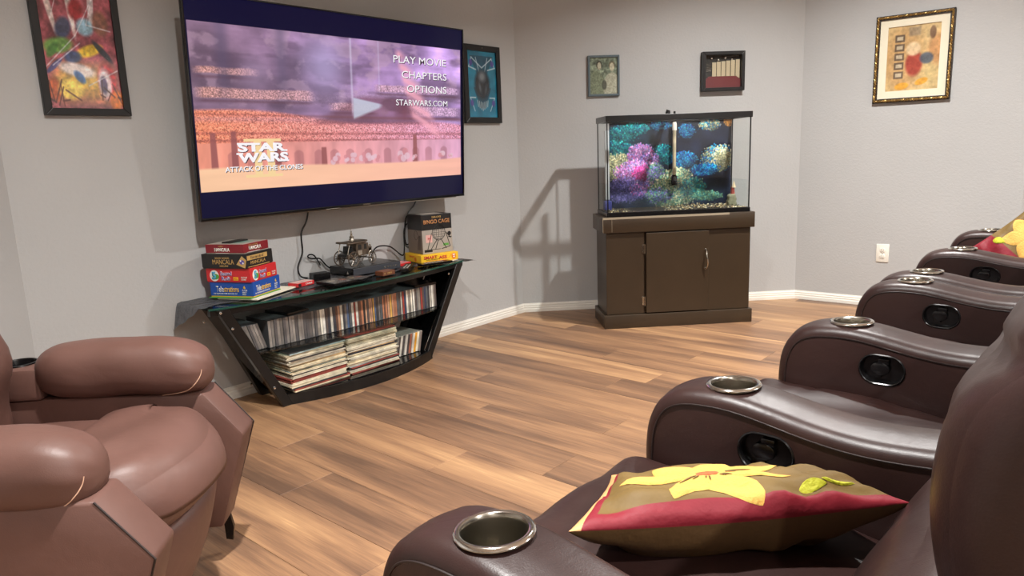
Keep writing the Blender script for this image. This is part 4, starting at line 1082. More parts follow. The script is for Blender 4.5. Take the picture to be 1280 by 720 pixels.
# model coach: local x = forward (to the right), built at real size and turned a little
CM = Matrix.Translation((2.200, 2.955, Z + .0425)) @ Matrix.Rotation(math.radians(8), 4, 'Z')
t = thing('model_coach', 'aged pewter model horse coach with spoked wheels standing on the disc player', 'model', CM)
def wheel(x_, y_, r):
    bm = bmesh.new()
    W = Matrix.Translation((x_, y_, r + .002)) @ Matrix.Rotation(math.pi / 2, 4, 'X')
    n = 28; ring = []
    bm2 = bmesh.new()
    tube(bm2, [(r * .93 * math.cos(2 * math.pi * k / n), r * .93 * math.sin(2 * math.pi * k / n), 0) for k in range(n)], r * .085, 6, closed=True)
    lathe(bm2, [(0, -.006), (.006, -.006), (.006, .006), (.003, .009), (0, .009)], 12)
    w0 = obj('wheel', bm2, M_PEWTER, t, W, smooth=True)
    for k in range(12):
        a = 2 * math.pi * k / 12; b3 = bmesh.new()
        tube(b3, [(.004 * math.cos(a), .004 * math.sin(a), 0), (r * .9 * math.cos(a), r * .9 * math.sin(a), 0)], .0013, 5)
        obj('spoke', b3, M_SILVER, w0)
for sy in (-1, 1):
    wheel(-.066, sy * .050, .038); wheel(.070, sy * .044, .028)
bm = bmesh.new(); tube(bm, [(-.066, -.05, .040), (-.066, .05, .040)], .003, 6); tube(bm, [(.07, -.044, .030), (.07, .044, .030)], .003, 6); tube(bm, [(-.066, 0, .040), (.075, 0, .036)], .003, 6); obj('axle_frame', bm, M_PEWTER, t)
bm = bmesh.new()
prism(bm, [(-.030, .048), (.050, .048), (.060, .070), (.056, .108), (.030, .112), (-.024, .112), (-.030, .090)], -.034, .034)
for v in bm.verts: v.co = Vector((v.co.x, v.co.z, v.co.y))
body = obj('cabin', bm, M_PEWTER, t)
for s in (-1, 1):
    bm = bmesh.new(); box(bm, (-.016, s * .0345 - .001, .080), (.006, s * .0345 + .001, .104), .0008); obj('window', bm, M_DARK, body)
    bm = bmesh.new(); box(bm, (-.020, s * .035 - .001, .052), (.010, s * .035 + .001, .076), .0008); obj('door', bm, M_SILVER, body)
    bm = bmesh.new(); box(bm, (.026, s * .0345 - .001, .078), (.044, s * .0345 + .001, .104), .0008); obj('window', bm, M_DARK, body)
bm = bmesh.new(); prism(bm, [(-.092, .050), (-.030, .050), (-.030, .062), (-.040, .064), (-.048, .100), (-.054, .100), (-.060, .070), (-.090, .064)], -.030, .030)
for v in bm.verts: v.co = Vector((v.co.x, v.co.z, v.co.y))
obj('rear_seat', bm, M_BLKMET, t)
for s in (-1, 1):
    bm = bmesh.new(); tube(bm, [(-.088, s * .032, .062), (-.072, s * .033, .112)], .0028, 6); obj('post', bm, M_SILVER, t)
    bm = bmesh.new(); prism(bm, [(-.094, .046), (-.028, .046), (-.028, .060), (-.094, .060)], s * .032 - .002, s * .032 + .002)
    for v in bm.verts: v.co = Vector((v.co.x, v.co.z, v.co.y))
    obj('side_rail', bm, M_PEWTER, t)
    bm = bmesh.new(); tube(bm, smooth_path([(.045, s * .044, .050), (.055, s * .044, .064), (.075, s * .044, .064), (.09, s * .044, .050)], 4), .003, 6); obj('mudguard', bm, M_SILVER, t)
bm = bmesh.new()
for (a, b) in (((-.094, -.040), (.046, .044)),):
    puffy(bm, .140, .086, .010, .004, 8, deform=lambda p: Vector((p.x, p.y, p.z + .006 * (1 - (p.x / .07) ** 2) * (1 - (p.y / .043) ** 2) + (.004 if abs(p.x) > .06 else 0))), M=Matrix.Translation((-.022, 0, .116)))
obj('roof', bm, M_PEWTER, t)
bm = bmesh.new(); lathe(bm, [(0, 0), (.014, 0), (.013, .010), (.009, .014), (.012, .020), (.008, .024), (.0045, .030), (.0065, .036), (.003, .042), (.004, .047), (.0015, .054), (0, .062)], 16, Matrix.Translation((-.022, 0, .124))); obj('finial', bm, M_SILVER, t, smooth=True)
for s in (-1, 1):
    bm = bmesh.new(); lathe(bm, [(0, 0), (.004, 0), (.005, .004), (.005, .012), (.002, .016), (0, .022)], 10, Matrix.Translation((.066, s * .036, .088))); tube(bm, [(.055, s * .034, .092), (.066, s * .036, .092)], .0015, 5); obj('lantern', bm, M_SILVER, t, smooth=True)
bm = bmesh.new(); box(bm, (.056, -.028, .078), (.088, .028, .084), .001); box(bm, (.082, -.028, .050), (.086, .028, .084), .001); obj('driver_bench', bm, M_PEWTER, t)

def small(name, label, cat, x_, y_, rz, s, mats, z0=Z, extra=None):
    t = thing(name, label, cat, Matrix.Translation((x_, y_, z0)) @ Matrix.Rotation(math.radians(rz), 4, 'Z'))
    bm = bmesh.new(); box(bm, (0, 0, 0), s, min(.0015, s[2] * .2)); obj('body', bm, mats[0], t)
    return t
t = small('power_adapter', 'small black box between the game stack and the disc player', 'box', 1.935, 2.945, -14, (.085, .060, .034), (M_BLKPL,))
bm = bmesh.new(); box(bm, (.004, .004, .0342), (.081, .056, .0348)); obj('top_plate', bm, M_BLKCARD, t)
t = small('card_box', 'small red and white card box right of the stacked games', 'box', 1.798, 2.868, 12, (.105, .062, .018), (M_RED,))
bm = bmesh.new(); box(bm, (.003, .003, .0182), (.102, .059, .0186)); obj('printed_top', bm, simple('white_red_print', rgb(226, 190, 182), .5, var=.3), t); FRr = Matrix(((1, 0, 0, 0), (0, 0, -1, 0), (0, 1, 0, 0), (0, 0, 0, 1)))
lettering('CARDS', t, FRr, .070, .009, .042, .008, M_WHITE, .03); flat(t, FRr, .004, .022, .002, .016, M_BLKCARD)
t = small('disc_case', 'open illustrated disc case lying at the front edge of the glass top', 'case', 1.905, 2.735, 2, (.135, .140, .012), (M_BLKPL,))
P = Paint(60, 60, (90, 84, 78)); P.noise(6, 6, .5, 3); P.ell(.3, .6, .2, .2, (190, 176, 150), .5, .8); P.ell(.7, .45, .2, .25, (150, 84, 66), .5, .8); P.ell(.5, .2, .3, .1, (60, 66, 70), .5); P.noise(16, 16, .4, 4)
obj('cover', P.mesh(.128, .132, 'cover', M_PRINT), None, t, Matrix.Translation((.0675, .070, .0125)))
t = small('disc_case', 'second illustrated case lying right of the open disc case', 'case', 2.052, 2.728, 24, (.105, .120, .010), (M_BLKPL,))
obj('cover', P.mesh(.098, .112, 'cover', M_PRINT), None, t, Matrix.Translation((.0525, .060, .0105)))
t = small('card_deck_box', 'small brown wooden looking deck box in front of the disc player', 'box', 2.200, 2.752, 3, (.080, .055, .022), (simple('brown_box', rgb(110, 66, 44), .45),))
lettering('A', t, FRr, .012, .011, .008, .010, M_GOLD, .02); lettering('DECK', t, FRr, .045, .011, .030, .008, M_GOLD, .01)
t = small('disc_case', 'red and white disc case at the right end of the disc player', 'case', 2.428, 2.905, 12, (.110, .120, .014), (M_RED,))
bm = bmesh.new(); box(bm, (.003, .003, .0142), (.107, .117, .0146)); obj('printed_top', bm, simple('pink_white_print', rgb(232, 150, 150), .45, var=.5), t)
t = small('remote_control', 'long black remote control lying in front of the red case', 'remote', 2.360, 2.745, 40, (.185, .045, .014), (M_BLKPL,))
t2 = small('remote_control', 'black remote control lying in front of the yellow game box', 'remote', 2.500, 2.800, -12, (.190, .050, .012), (M_BLKPL,))
for tt, L_ in ((t, .185), (t2, .19)):
    for i in range(6):
        for j in range(2):
            bm = bmesh.new(); box(bm, (.03 + i * .02, .010 + j * .016, .0115 if tt is t2 else .0135), (.04 + i * .02, .018 + j * .016, .0135 if tt is t2 else .0155), .0006); obj('button', bm, M_GREYCARD, tt)
t = small('paper_sheet', 'pale crumpled paper lying right of the remote controls', 'paper', 2.665, 2.790, 8, (.105, .060, .001), (M_PAPER,))

# cables on the wall and behind the stand
def cable(pts, r, label):
    bm = bmesh.new(); tube(bm, smooth_path(pts, 7), r, 7)
    o = obj('cable', bm, M_BLKPL, None, smooth=True); tag(o, label, 'cable')
cable([(2.02, 3.055, .86), (2.000, 3.06, .78), (1.965, 3.062, .72), (1.962, 3.062, .63), (1.930, 3.062, .56), (1.935, 3.055, .515), (1.95, 3.02, .506)], .0042, 'black cable hanging on the wall left of the model coach')
cable([(2.73, 3.055, .86), (2.70, 3.06, .80), (2.640, 3.062, .74), (2.620, 3.062, .66), (2.621, 3.062, .60), (2.64, 3.062, .585), (2.668, 3.062, .62), (2.670, 3.062, .68), (2.64, 3.062, .70), (2.615, 3.062, .66), (2.600, 3.05, .57), (2.565, 3.03, .535), (2.50, 3.05, .590), (2.42, 3.055, .600), (2.385, 3.062, .565), (2.38, 3.062, .52)], .0038, 'black cable looping on the wall behind the bingo cage box')
cable([(2.055, 3.058, .552), (2.03, 3.062, .60), (2.005, 3.062, .612), (1.99, 3.062, .604), (2.01, 3.062, .590), (2.055, 3.06, .585), (2.085, 3.058, .550), (2.11, 3.062, .530)], .0036, 'short black cable loop behind the rear of the disc player')

# ------------------------------------------------------------------ the long row of cases on the middle shelf
def case_mesh(w_, h_, d_):
    bm = bmesh.new(); box(bm, (0, 0, 0), (w_, d_, h_), .0008, mi=0, seg=1)
    box(bm, (.0009, -.0004, .002), (w_ - .0009, .002, h_ - .002), mi=1); return mesh_of(bm, 'disc_case', [M_CASE, M_SPINE])
CW = {w_: case_mesh(w_, .122, .180) for w_ in (.0102, .0122, .0142)}
SPC = [(196, 190, 178), (226, 222, 212), (60, 62, 70), (90, 80, 78), (150, 142, 132), (46, 60, 90), (160, 60, 52), (206, 160, 84), (110, 74, 60), (196, 150, 120), (120, 118, 116), (84, 90, 96), (236, 230, 214), (40, 38, 40), (180, 120, 90), (74, 96, 130)]
GREY = [(96, 92, 90), (112, 108, 104), (84, 82, 84), (128, 122, 118), (140, 134, 128)]
def case_obj(x_, y_, z_, w_, col, lean, label, group):
    me = CW[w_]
    o = bpy.data.objects.new('disc_case', me); COL.objects.link(o)
    o.matrix_world = Matrix.Translation((x_, y_, z_)) @ Matrix.Rotation(lean, 4, 'Y')
    o.color = rgb(*col); tag(o, label, 'disc case', group); return o
def nth(n):
    return '%d%s' % (n, 'th' if 10 <= n % 100 <= 20 else {1: 'st', 2: 'nd', 3: 'rd'}.get(n % 10, 'th'))
CN = {(196, 190, 178): 'beige', (226, 222, 212): 'white', (60, 62, 70): 'charcoal', (90, 80, 78): 'brownish grey', (150, 142, 132): 'warm grey', (46, 60, 90): 'navy', (160, 60, 52): 'red', (206, 160, 84): 'ochre', (110, 74, 60): 'brown', (196, 150, 120): 'tan', (120, 118, 116): 'mid grey', (84, 90, 96): 'slate', (236, 230, 214): 'cream', (40, 38, 40): 'black', (180, 120, 90): 'rust', (74, 96, 130): 'blue', (96, 92, 90): 'grey', (112, 108, 104): 'grey', (84, 82, 84): 'dark grey', (128, 122, 118): 'light grey', (140, 134, 128): 'pale grey'}
SZ = .2695
th = math.radians(-17)
x_ = 1.512
for i in range(6):
    case_obj(x_, 2.815 + rng.uniform(0, .006), SZ + .0003, .0122, GREY[i % 5], th, nth(i + 1) + ' leaning grey case from the left end of the middle shelf', 'leaning cases at the left end of the middle shelf')
    x_ += .0122 / math.cos(th) + .0004
x_ += .004
i = 0
while x_ < 2.588:
    w_ = [.0102, .0122, .0142][rng.randint(3)] if x_ > 1.88 else .0142
    if x_ < 1.84: c = GREY[rng.randint(5)]
    else: c = SPC[rng.randint(len(SPC))]
    case_obj(x_, 2.806 + rng.uniform(0, .005), SZ, w_, c, 0.0, CN[tuple(c)] + ' spined case, ' + nth(i + 1) + ' upright from the left on the middle shelf', 'upright cases in the long row on the middle shelf')
    x_ += w_ + .0005; i += 1
bm = bmesh.new(); box(bm, (0, 0, 0), (.12, .16, .012), .001)
o = obj('disc_case', bm, M_BLKPL, None, Matrix.Translation((1.70, 2.815, SZ + .1225)) @ Matrix.Rotation(.12, 4, 'Z')); tag(o, 'black case lying flat on top of the row near its left end', 'disc case')
bm = bmesh.new(); box(bm, (0, 0, 0), (.14, .17, .012), .001)
o = obj('disc_case', bm, M_BLKPL, None, Matrix.Translation((2.455, 2.815, SZ + .1225)) @ Matrix.Rotation(-.10, 4, 'Z')); tag(o, 'black case lying flat on top of the row at its right end', 'disc case')
# ------------------------------------------------------------------ two stacks of record sleeves
def sleeve_mesh(th_):
    bm = bmesh.new(); box(bm, (-.150, -.145, 0), (.150, .145, th_)); return mesh_of(bm, 'record_sleeve', M_SLEEVE)
SM = [sleeve_mesh(q) for q in (.0038, .0048, .0058)]; ST_ = (.0038, .0048, .0058)
LPC = [(226, 216, 190), (236, 228, 204), (196, 186, 164), (206, 198, 180), (60, 56, 56), (216, 206, 178), (150, 70, 60), (170, 190, 190), (190, 156, 110), (120, 112, 104), (230, 214, 180), (44, 46, 58), (226, 216, 190), (212, 204, 186)]
for cx, ang0, lb in ((1.812, 0, 'left'), (2.120, 0, 'right')):
    z_ = .0532; n = 0
    while z_ < .236:
        k = rng.randint(3)
        o = bpy.data.objects.new('record_sleeve', SM[k]); COL.objects.link(o)
        dx = -.012 * (z_ - .05) / .17 if lb == 'left' else 0
        o.matrix_world = Matrix.Translation((cx + dx + rng.uniform(-.010, .009), 2.915 + rng.uniform(-.010, .005), z_)) @ Matrix.Rotation(rng.uniform(-.03, .03), 4, 'Z')
        o.color = rgb(*LPC[rng.randint(len(LPC))])
        tag(o, nth(n + 1) + ' record sleeve from the bottom of the %s stack on the bottom shelf' % lb, 'record sleeve', 'record sleeves in the %s stack on the bottom shelf' % lb)
        z_ += ST_[k] + .0014; n += 1
    o['label'] = 'topmost record sleeve of the %s stack on the bottom shelf' % lb; del o['group']
# a short leaning row at the right of the bottom shelf
def square_case(w_):
    bm = bmesh.new(); box(bm, (0, 0, 0), (w_, .17, .108), .0008, mi=0, seg=1); box(bm, (.0009, -.0004, .002), (w_ - .0009, .002, .106), mi=1)
    return mesh_of(bm, 'disc_case', [simple('pale_case', rgb(176, 172, 164), .25), M_SPINE])
me = square_case(.0150)
lean = math.radians(13)
x_ = 2.288
cols = [(70, 66, 64), (206, 200, 188), (74, 70, 70), (196, 190, 180), (60, 56, 58), (150, 90, 70), (208, 200, 186), (214, 152, 36), (224, 214, 190), (120, 110, 104)]
for i, c in enumerate(cols):
    o = bpy.data.objects.new('disc_case', me); COL.objects.link(o); o.color = rgb(*c)
    o.matrix_world = Matrix.Translation((x_, 2.800 + (i % 3) * .002, .0536)) @ Matrix.Rotation(lean, 4, 'Y') @ Matrix.Translation((0, 0, 0.0038))
    if i == 0: tag(o, 'leftmost leaning case on the bottom shelf, its pale cover showing', 'disc case')
    elif i == 7: tag(o, 'leaning case with a mustard yellow spine on the bottom shelf', 'disc case')
    else: tag(o, nth(i + 1) + ' case from the left in the short leaning row on the bottom shelf', 'disc case', 'leaning cases at the right of the bottom shelf')
    if i == 0:
        F = Matrix(((0, 0, -1, 0), (-1, 0, 0, .17), (0, 1, 0, 0), (0, 0, 0, 1)))
        flat(o, F, .004, .166, .004, .104, simple('pale_cover', rgb(196, 192, 182), .4), .0004, 'cover'); lettering('N', o, F, .12, .045, .012, .012, M_DARK, .03, lift=.0008)
    x_ += .0153 / math.cos(lean) + .0006

# ================================================================== dark leather theatre seating
ARM_C = [(.700, .05), (.722, .20), (.732, .34), (.735, .42), (.734, .47), (.728, .51), (.714, .545), (.692, .572), (.660, .590), (.620, .599), (.565, .602), (.51, .598), (.45, .588), (.39, .578), (.33, .572), (.27, .572), (.20, .578), (.12, .588), (.04, .592), (-.05, .585), (-.11, .56), (-.14, .50), (-.15, .40), (-.15, .20), (-.145, .05)]
def arm_body():
    pts = [Vector((0, a, b)) for a, b in ARM_C]
    pth = smooth_path(pts, 4)
    hw, r, rz = .075, .030, .026
    cs = []
    for k in range(7):
        a = math.pi / 2 * k / 6
        cs.append((-hw + .003 + (r) * (1 - math.cos(a)), rz * (1 - math.sin(a))))
    cs = cs + [(-.02, -.003), (0, -.004), (.02, -.003)] + [(-x, z) for x, z in cs[::-1]]
    bm = bmesh.new(); rows = []
    for i, p in enumerate(pth):
        d = (pth[min(i + 1, len(pth) - 1)] - pth[max(i - 1, 0)]).normalized()
        nrm = Vector((0, -d.z, d.y))       # left of travel direction in the y-z plane
        cen = Vector((0, .3, .3)); 
        if nrm.dot(cen - p) < 0: nrm = -nrm
        rows.append([bm.verts.new((x, p.y + nrm.y * q, p.z + nrm.z * q)) for x, q in cs])
    for A, B in zip(rows[:-1], rows[1:]):
        for k in range(len(cs) - 1): bm.faces.new((A[k], A[k + 1], B[k + 1], B[k]))
    bm.faces.new([R[0] for R in rows][::-1]); bm.faces.new([R[-1] for R in rows])
    A, B = rows[0], rows[-1]
    bm.faces.new(A + B[::-1])
    seam = {s: [R[k].co.copy() for R in rows] for s, k in ((-1, 0), (1, len(cs) - 1))}
    bmesh.ops.recalc_face_normals(bm, faces=bm.faces[:])
    bmesh.ops.triangulate(bm, faces=[f for f in bm.faces if len(f.verts) > 4])
    return bm, seam
CUPY = .565; CUPZ = .602
LY, LZ = .470, .508
def stadium(hl, hh, n=10):
    p = []
    for k in range(n + 1): a = -math.pi / 2 + math.pi * k / n; p.append((hl - hh + hh * math.cos(a), hh * math.sin(a)))
    for k in range(n + 1): a = math.pi / 2 + math.pi * k / n; p.append((-hl + hh + hh * math.cos(a), hh * math.sin(a)))
    return p
SX = Matrix(((0, 0, -1, 0), (1, 0, 0, 0), (0, 1, 0, 0), (0, 0, 0, 1)))       # local x -> y, y -> z, z -> -x
def boolean_mesh(bm, cutters, name, mats):
    a = bpy.data.objects.new('a', mesh_of(bm, name, mats, True, 35)); COL.objects.link(a); rm = []
    for c in cutters:
        o = bpy.data.objects.new('c', mesh_of(c, 'c', mats)); COL.objects.link(o); rm.append(o)
        md = a.modifiers.new('b', 'BOOLEAN'); md.object = o; md.operation = 'DIFFERENCE'; md.solver = 'EXACT'
    bpy.context.view_layer.update()
    me = bpy.data.meshes.new_from_object(a.evaluated_get(bpy.context.evaluated_depsgraph_get()))
    for o in rm + [a]: bpy.data.objects.remove(o)
    me.name = name; return me
bm, SEAM = arm_body()
c1 = bmesh.new(); lathe(c1, [(0, CUPZ - .085), (.0475, CUPZ - .085), (.0475, CUPZ + .03), (0, CUPZ + .03)], 40, Matrix.Translation((0, CUPY, 0)))
c2 = bmesh.new(); prism(c2, stadium(.050, .035), .052, .10, SX @ Matrix.Translation((0, 0, 0)))
for v in c2.verts: v.co += Vector((0, LY, LZ))
ARM = boolean_mesh(bm, [c1, c2], 'arm', M_LEA)
bm = bmesh.new()
for s in (-1, 1):
    p = SEAM[s]; tube(bm, [q + Vector((s * .0005, 0, 0)) for q in p], .0021, 6)
PIPING = mesh_of(bm, 'piping', M_STITCH, True, 60)
bm = bmesh.new(); tilt = math.radians(-3.0)
lathe(bm, [(.0415, -.075), (.0425, -.004), (.0435, 0.0005), (.0455, .0035), (.051, .0035), (.0535, .0008), (.0535, -.001), (.0465, -.002), (.0455, -.078), (0, -.078), (0, -.0745), (.0415, -.075)], 48)
CUP = mesh_of(bm, 'cup_holder', M_STEEL, True, 50)
CUP_M = Matrix.Translation((0, CUPY, CUPZ + .0025)) @ Matrix.Rotation(tilt, 4, 'X')
bm = bmesh.new(); lathe(bm, [(.0448, .0036), (.0475, .0049), (.0515, .0041), (.0537, .0012)], 48)
CUPRIM = mesh_of(bm, 'polished_rim', M_CHROME, True, 60)
# lever recess: liner dish, lip, and the pull tab
def liner():
    bm = bmesh.new()
    o_ = stadium(.0545, .0395); m_ = stadium(.050, .0350); i_ = stadium(.0465, .0315)
    def ring(P_, d): return [bm.verts.new((-d, LY + p[0], LZ + p[1])) for p in P_]
    R = [ring(o_, .0705), ring(o_, .0735), ring(stadium(.0520, .037), .0752), ring(m_, .0735), ring(i_, .056)]
    n = len(o_)
    for A, B in zip(R[:-1], R[1:]):
        for k in range(n): bm.faces.new((A[k], A[(k + 1) % n], B[(k + 1) % n], B[k]))
    bm.faces.new(R[-1]); return bm
LINER = mesh_of(liner(), 'lever_recess', M_BLKPL, True, 30)
bm = bmesh.new(); prism(bm, stadium(.022, .016), .056, .068, SX, bev=.003)
box(bm, (-.066, -.004, -.024), (-.058, .014, -.012), .002); box(bm, (-.066, -.020, .012), (-.058, .006, .026), .002)
for v in bm.verts: v.co += Vector((0, LY + .006, LZ))
LEVER = mesh_of(bm, 'release_lever', M_BLKPL, True, 30)
def seat_mesh(w_):
    bm = bmesh.new()
    def df(p):
        y = p.y + .455; z = p.z
        up = z > 0
        # front roll and gentle fall to the rear
        if up:
            z -= .045 * max(0, (.62 - y) / .62)
            for y0 in (.60, .40): z -= .007 * math.exp(-((y - y0) / .010) ** 2)
            z += .006 * math.sin(p.x * 24) * math.exp(-((y - .64) / .05) ** 2) * .5 + .004 * math.sin(p.x * 31 + y * 17)
        return Vector((p.x, y, z + .358))
    puffy(bm, w_, .620, .190, .060, 34, (0, .008, .012), df)
    return mesh_of(bm, 'seat', M_LEA, True, 60)
def seat_thread(w_):
    bm = bmesh.new()
    for y0 in (.60, .40):
        n = 16; tube(bm, [(-w_ / 2 + .05 + (w_ - .1) * i / n, y0, .358 + .095 + .0105 * (1 - (2 * i / n - 1) ** 2) ** 2 - .0445 * (.62 - y0) / .62 - .0062) for i in range(n + 1)], .0012, 4)
    return mesh_of(bm, 'seam', M_STITCH)
def back_part(w_, z0, z1, yf, dep, rad, pf, lean, z_pivot=.6, pleats=False):
    bm = bmesh.new(); h_ = z1 - z0
    def df(p):
        z = p.z + (z0 + z1) / 2
        y = p.y + yf - dep / 2 - (z - z_pivot) * lean
        if pleats and p.y > 0:
            y -= .010 * math.exp(-((p.z + h_ * .36 - .02 * math.sin(p.x * 14)) / .012) ** 2) * abs(math.sin(p.x * 9 + .6))
        if p.y > 0: y += .0015 * math.sin(p.x * 37 + p.z * 25)
        return Vector((p.x, y, z))
    puffy(bm, w_, dep, h_, rad, 26, (.004, pf, .006), df)
    return bm
def full_back(w_):
    bm = bmesh.new()
    def df(p):
        z = p.z + .838
        y = p.y + .106 - .10 - 2.1 * (z - .75) ** 2 * (1 if z > .75 else .5)
        if p.y > 0:
            g = z - .872 - .10 * (p.x + w_ / 2) * 0 + .030 * math.sin(p.x * 6 + 1)
            y -= .016 * math.exp(-(g / .013) ** 2) * min(1, (w_ / 2 - abs(p.x)) / .04)
            y += .002 * math.exp(-((g - .05) / .035) ** 2) + .005 * math.exp(-((g + .05) / .04) ** 2)
            y -= .006 * abs(math.sin(p.x * 13 + .7)) * math.exp(-((g - .012) / .04) ** 2)
            y += .0015 * math.sin(p.x * 37 + p.z * 25)
        return Vector((p.x, y, z))
    puffy(bm, w_, .20, .475, .062, 44, (.004, .014, .008), df)
    return bm
def recliner_sofa(label, arms):
    armx = [q[0] for q in arms]
    t = thing('reclining_sofa', label, 'sofa', Matrix.Translation((sum(armx) / len(armx), 0.3, 0)))
    off = -sum(armx) / len(armx)
    for ax, ay in arms:
        a = obj('arm', ARM, None, t, Matrix.Translation((off + ax, -.3 + ay, 0)))
        obj('piping', PIPING, None, a); c = obj('cup_holder', CUP, None, a, CUP_M, label='brushed steel cup holder')
        obj('polished_rim', CUPRIM, None, a, CUP_M)
        obj('lever_recess', LINER, None, a); obj('release_lever', LEVER, None, a)
    for (a0, y0_), (a1, y1_) in zip(arms[:-1], arms[1:]):
        w_ = a1 - a0 - .146; cx = (a0 + a1) / 2
        TM = Matrix.Translation((off + cx, -.3 + (y0_ + y1_) / 2, 0))
        s = obj('seat', seat_mesh(w_), None, t, TM); obj('seam', seat_thread(w_), None, s)
        bm = bmesh.new(); puffy(bm, w_ - .01, .06, .22, .025, 10, (0, .01, 0), None, Matrix.Translation((0, .715, .165))); obj('footrest', bm, M_LEA, t, TM)
        bm = bmesh.new(); box(bm, (-w_ / 2 + .005, -.12, .06), (w_ / 2 - .005, .68, .25), .01); obj('base', bm, M_LEA, t, TM)
        obj('backrest', full_back(w_ + .01), M_LEA, t, TM)
        obj('lumbar_cushion', back_part(w_ + .004, .395, .635, .205, .26, .05, .012, .52, .52), M_LEA, t, TM)
        bm = bmesh.new(); puffy(bm, w_ + .02, .08, .95, .03, 8, (0, .0, 0), lambda p: Vector((p.x, p.y - .10 - (p.z + .47) * .16, p.z + .56))); obj('back_shell', bm, M_LEA, t, TM)
    return t
recliner_sofa('nearest dark brown leather three-seat reclining sofa with steel cup holders, cushion on its first seat', [(.612, .014), (1.320, .008), (1.968, -.030), (2.655, -.034)])
recliner_sofa('farther dark brown leather two-seat reclining sofa near the right wall', [(2.855, -.028), (3.500, -.034), (4.240, -.034)])

# ------------------------------------------------------------------ cushions
M_OLIVE = simple('olive_brown_satin', rgb(104, 82, 42), .62, spec=.3, bump=(16, .5, .01)); M_CRIM = simple('crimson_satin', rgb(120, 25, 38), .58, spec=.3, bump=(18, .6, .01))
M_BROWNF = simple('brown_satin', rgb(84, 60, 34), .6, spec=.3, bump=(16, .6, .01)); M_PETAL = simple('yellow_embroidery', rgb(200, 154, 72), .8, bump=(160, .8, .003), var=.08)
M_STAMEN = simple('orange_embroidery', rgb(206, 84, 40), .7, bump=(120, 1, .003)); M_LIME = simple('lime_embroidery', rgb(170, 170, 30), .7, bump=(160, .8, .003)); M_STRIPE = simple('peach_stripe', rgb(206, 150, 96), .6)
def flower_cushion(name, label, quad, zmid, tt, tb, M, zones, petals, et=.52, eb=.52):
    """quad: four corners (near-left, near-right, far-right, far-left) in local xy; surface = lens of thickness tt above / tb below zmid(u, v)"""
    t = thing(name, label, 'cushion', M)
    q = [Vector(p) for p in quad]
    def S(u, v, side=1, lift=0.0):
        # pull the edges in between the corners so that the four corners come to points
        uu = u + .16 * u * (1 - u) * (1 - 2 * u) * 0; 
        p = (q[0] * (1 - u) + q[1] * u) * (1 - v) + (q[3] * (1 - u) + q[2] * u) * v
        c = (q[0] + q[1] + q[2] + q[3]) / 4
        e = (1 - abs(2 * u - 1) ** 2.2) * (1 - abs(2 * v - 1) ** 2.2)
        pull = .06 * ((1 - (2 * u - 1) ** 2) * abs(2 * v - 1) ** 6 + (1 - (2 * v - 1) ** 2) * abs(2 * u - 1) ** 6)
        p = p + (c - p) * pull
        wr = .006 * math.sin(u * 23 + v * 7 + 2 * math.sin(u * 9)) * (1 - e) * e * 4 + .004 * math.sin(v * 26 + u * 9) * (1 - e) * e * 4
        z = zmid(u, v) + (side * (tt if side > 0 else tb) * max(e, 0) ** (et if side > 0 else eb)) + wr * side + lift * side
        return Vector((p.x, p.y, z))
    n = 44
    idx = [math.sin((i / n - .5) * math.pi) * .5 + .5 for i in range(n + 1)]
    bm = bmesh.new(); top = [[bm.verts.new(S(u, v, 1)) for v in idx] for u in idx]
    bot = [[top[i][j] if i in (0, n) or j in (0, n) else bm.verts.new(S(idx[i], idx[j], -1)) for j in range(n + 1)] for i in range(n + 1)]
    for i in range(n):
        for j in range(n):
            u, v = (idx[i] + idx[i + 1]) / 2, (idx[j] + idx[j + 1]) / 2
            f = bm.faces.new((top[i][j], top[i + 1][j], top[i + 1][j + 1], top[i][j + 1])); f.material_index = zones(u, v, 1)
            vs = (bot[i][j], bot[i][j + 1], bot[i + 1][j + 1], bot[i + 1][j])
            if len(set(vs)) == 4:
                try: f = bm.faces.new(vs); f.material_index = zones(u, v, -1)
                except ValueError: pass
    obj('cover', bm, [M_OLIVE, M_CRIM, M_BROWNF, M_STRIPE], t, smooth=True, ang=60)
    for (pts, mat, side, nm) in petals:
        bm = bmesh.new(); c = Vector((sum(p[0] for p in pts) / len(pts), sum(p[1] for p in pts) / len(pts)))
        ring0 = None; K = 5
        rings = []
        for k in range(K + 1):
            f = k / K
            rings.append([bm.verts.new(S(c.x + (p[0] - c.x) * f, c.y + (p[1] - c.y) * f, side, .0035 if k < K else .001)) for p in pts] if k else [bm.verts.new(S(c.x, c.y, side, .004))])
        for k in range(K):
            A, B = rings[k], rings[k + 1]; m = len(B)
            for i in range(m):
                if len(A) == 1: bm.faces.new((A[0], B[i], B[(i + 1) % m]))
                else: bm.faces.new((A[i], B[i], B[(i + 1) % m], A[(i + 1) % m]))
        obj(nm, bm, mat, t, smooth=True)
    return t, S
def petal(cx, cy, ang, L, w_, r0=.02, asp=1.0, n=20, tip=1.6):
    pts = []
    for k in range(n):
        s = k / n * 2 * math.pi; a = (1 - math.cos(s)) / 2     # 0..1 along the petal
        wd = w_ * math.sin(math.pi * a ** .8) ** .8 if 0 < a < 1 else 0
        r = r0 + L * a; side = 1 if s < math.pi else -1
        x = r; y = side * wd / 2
        pts.append((cx + (x * math.cos(ang) - y * math.sin(ang)), cy + (x * math.sin(ang) + y * math.cos(ang)) * asp))
    return pts
def circle(cx, cy, r, asp=1.0, n=16): return [(cx + r * math.cos(2 * math.pi * k / n), cy + r * math.sin(2 * math.pi * k / n) * asp) for k in range(n)]
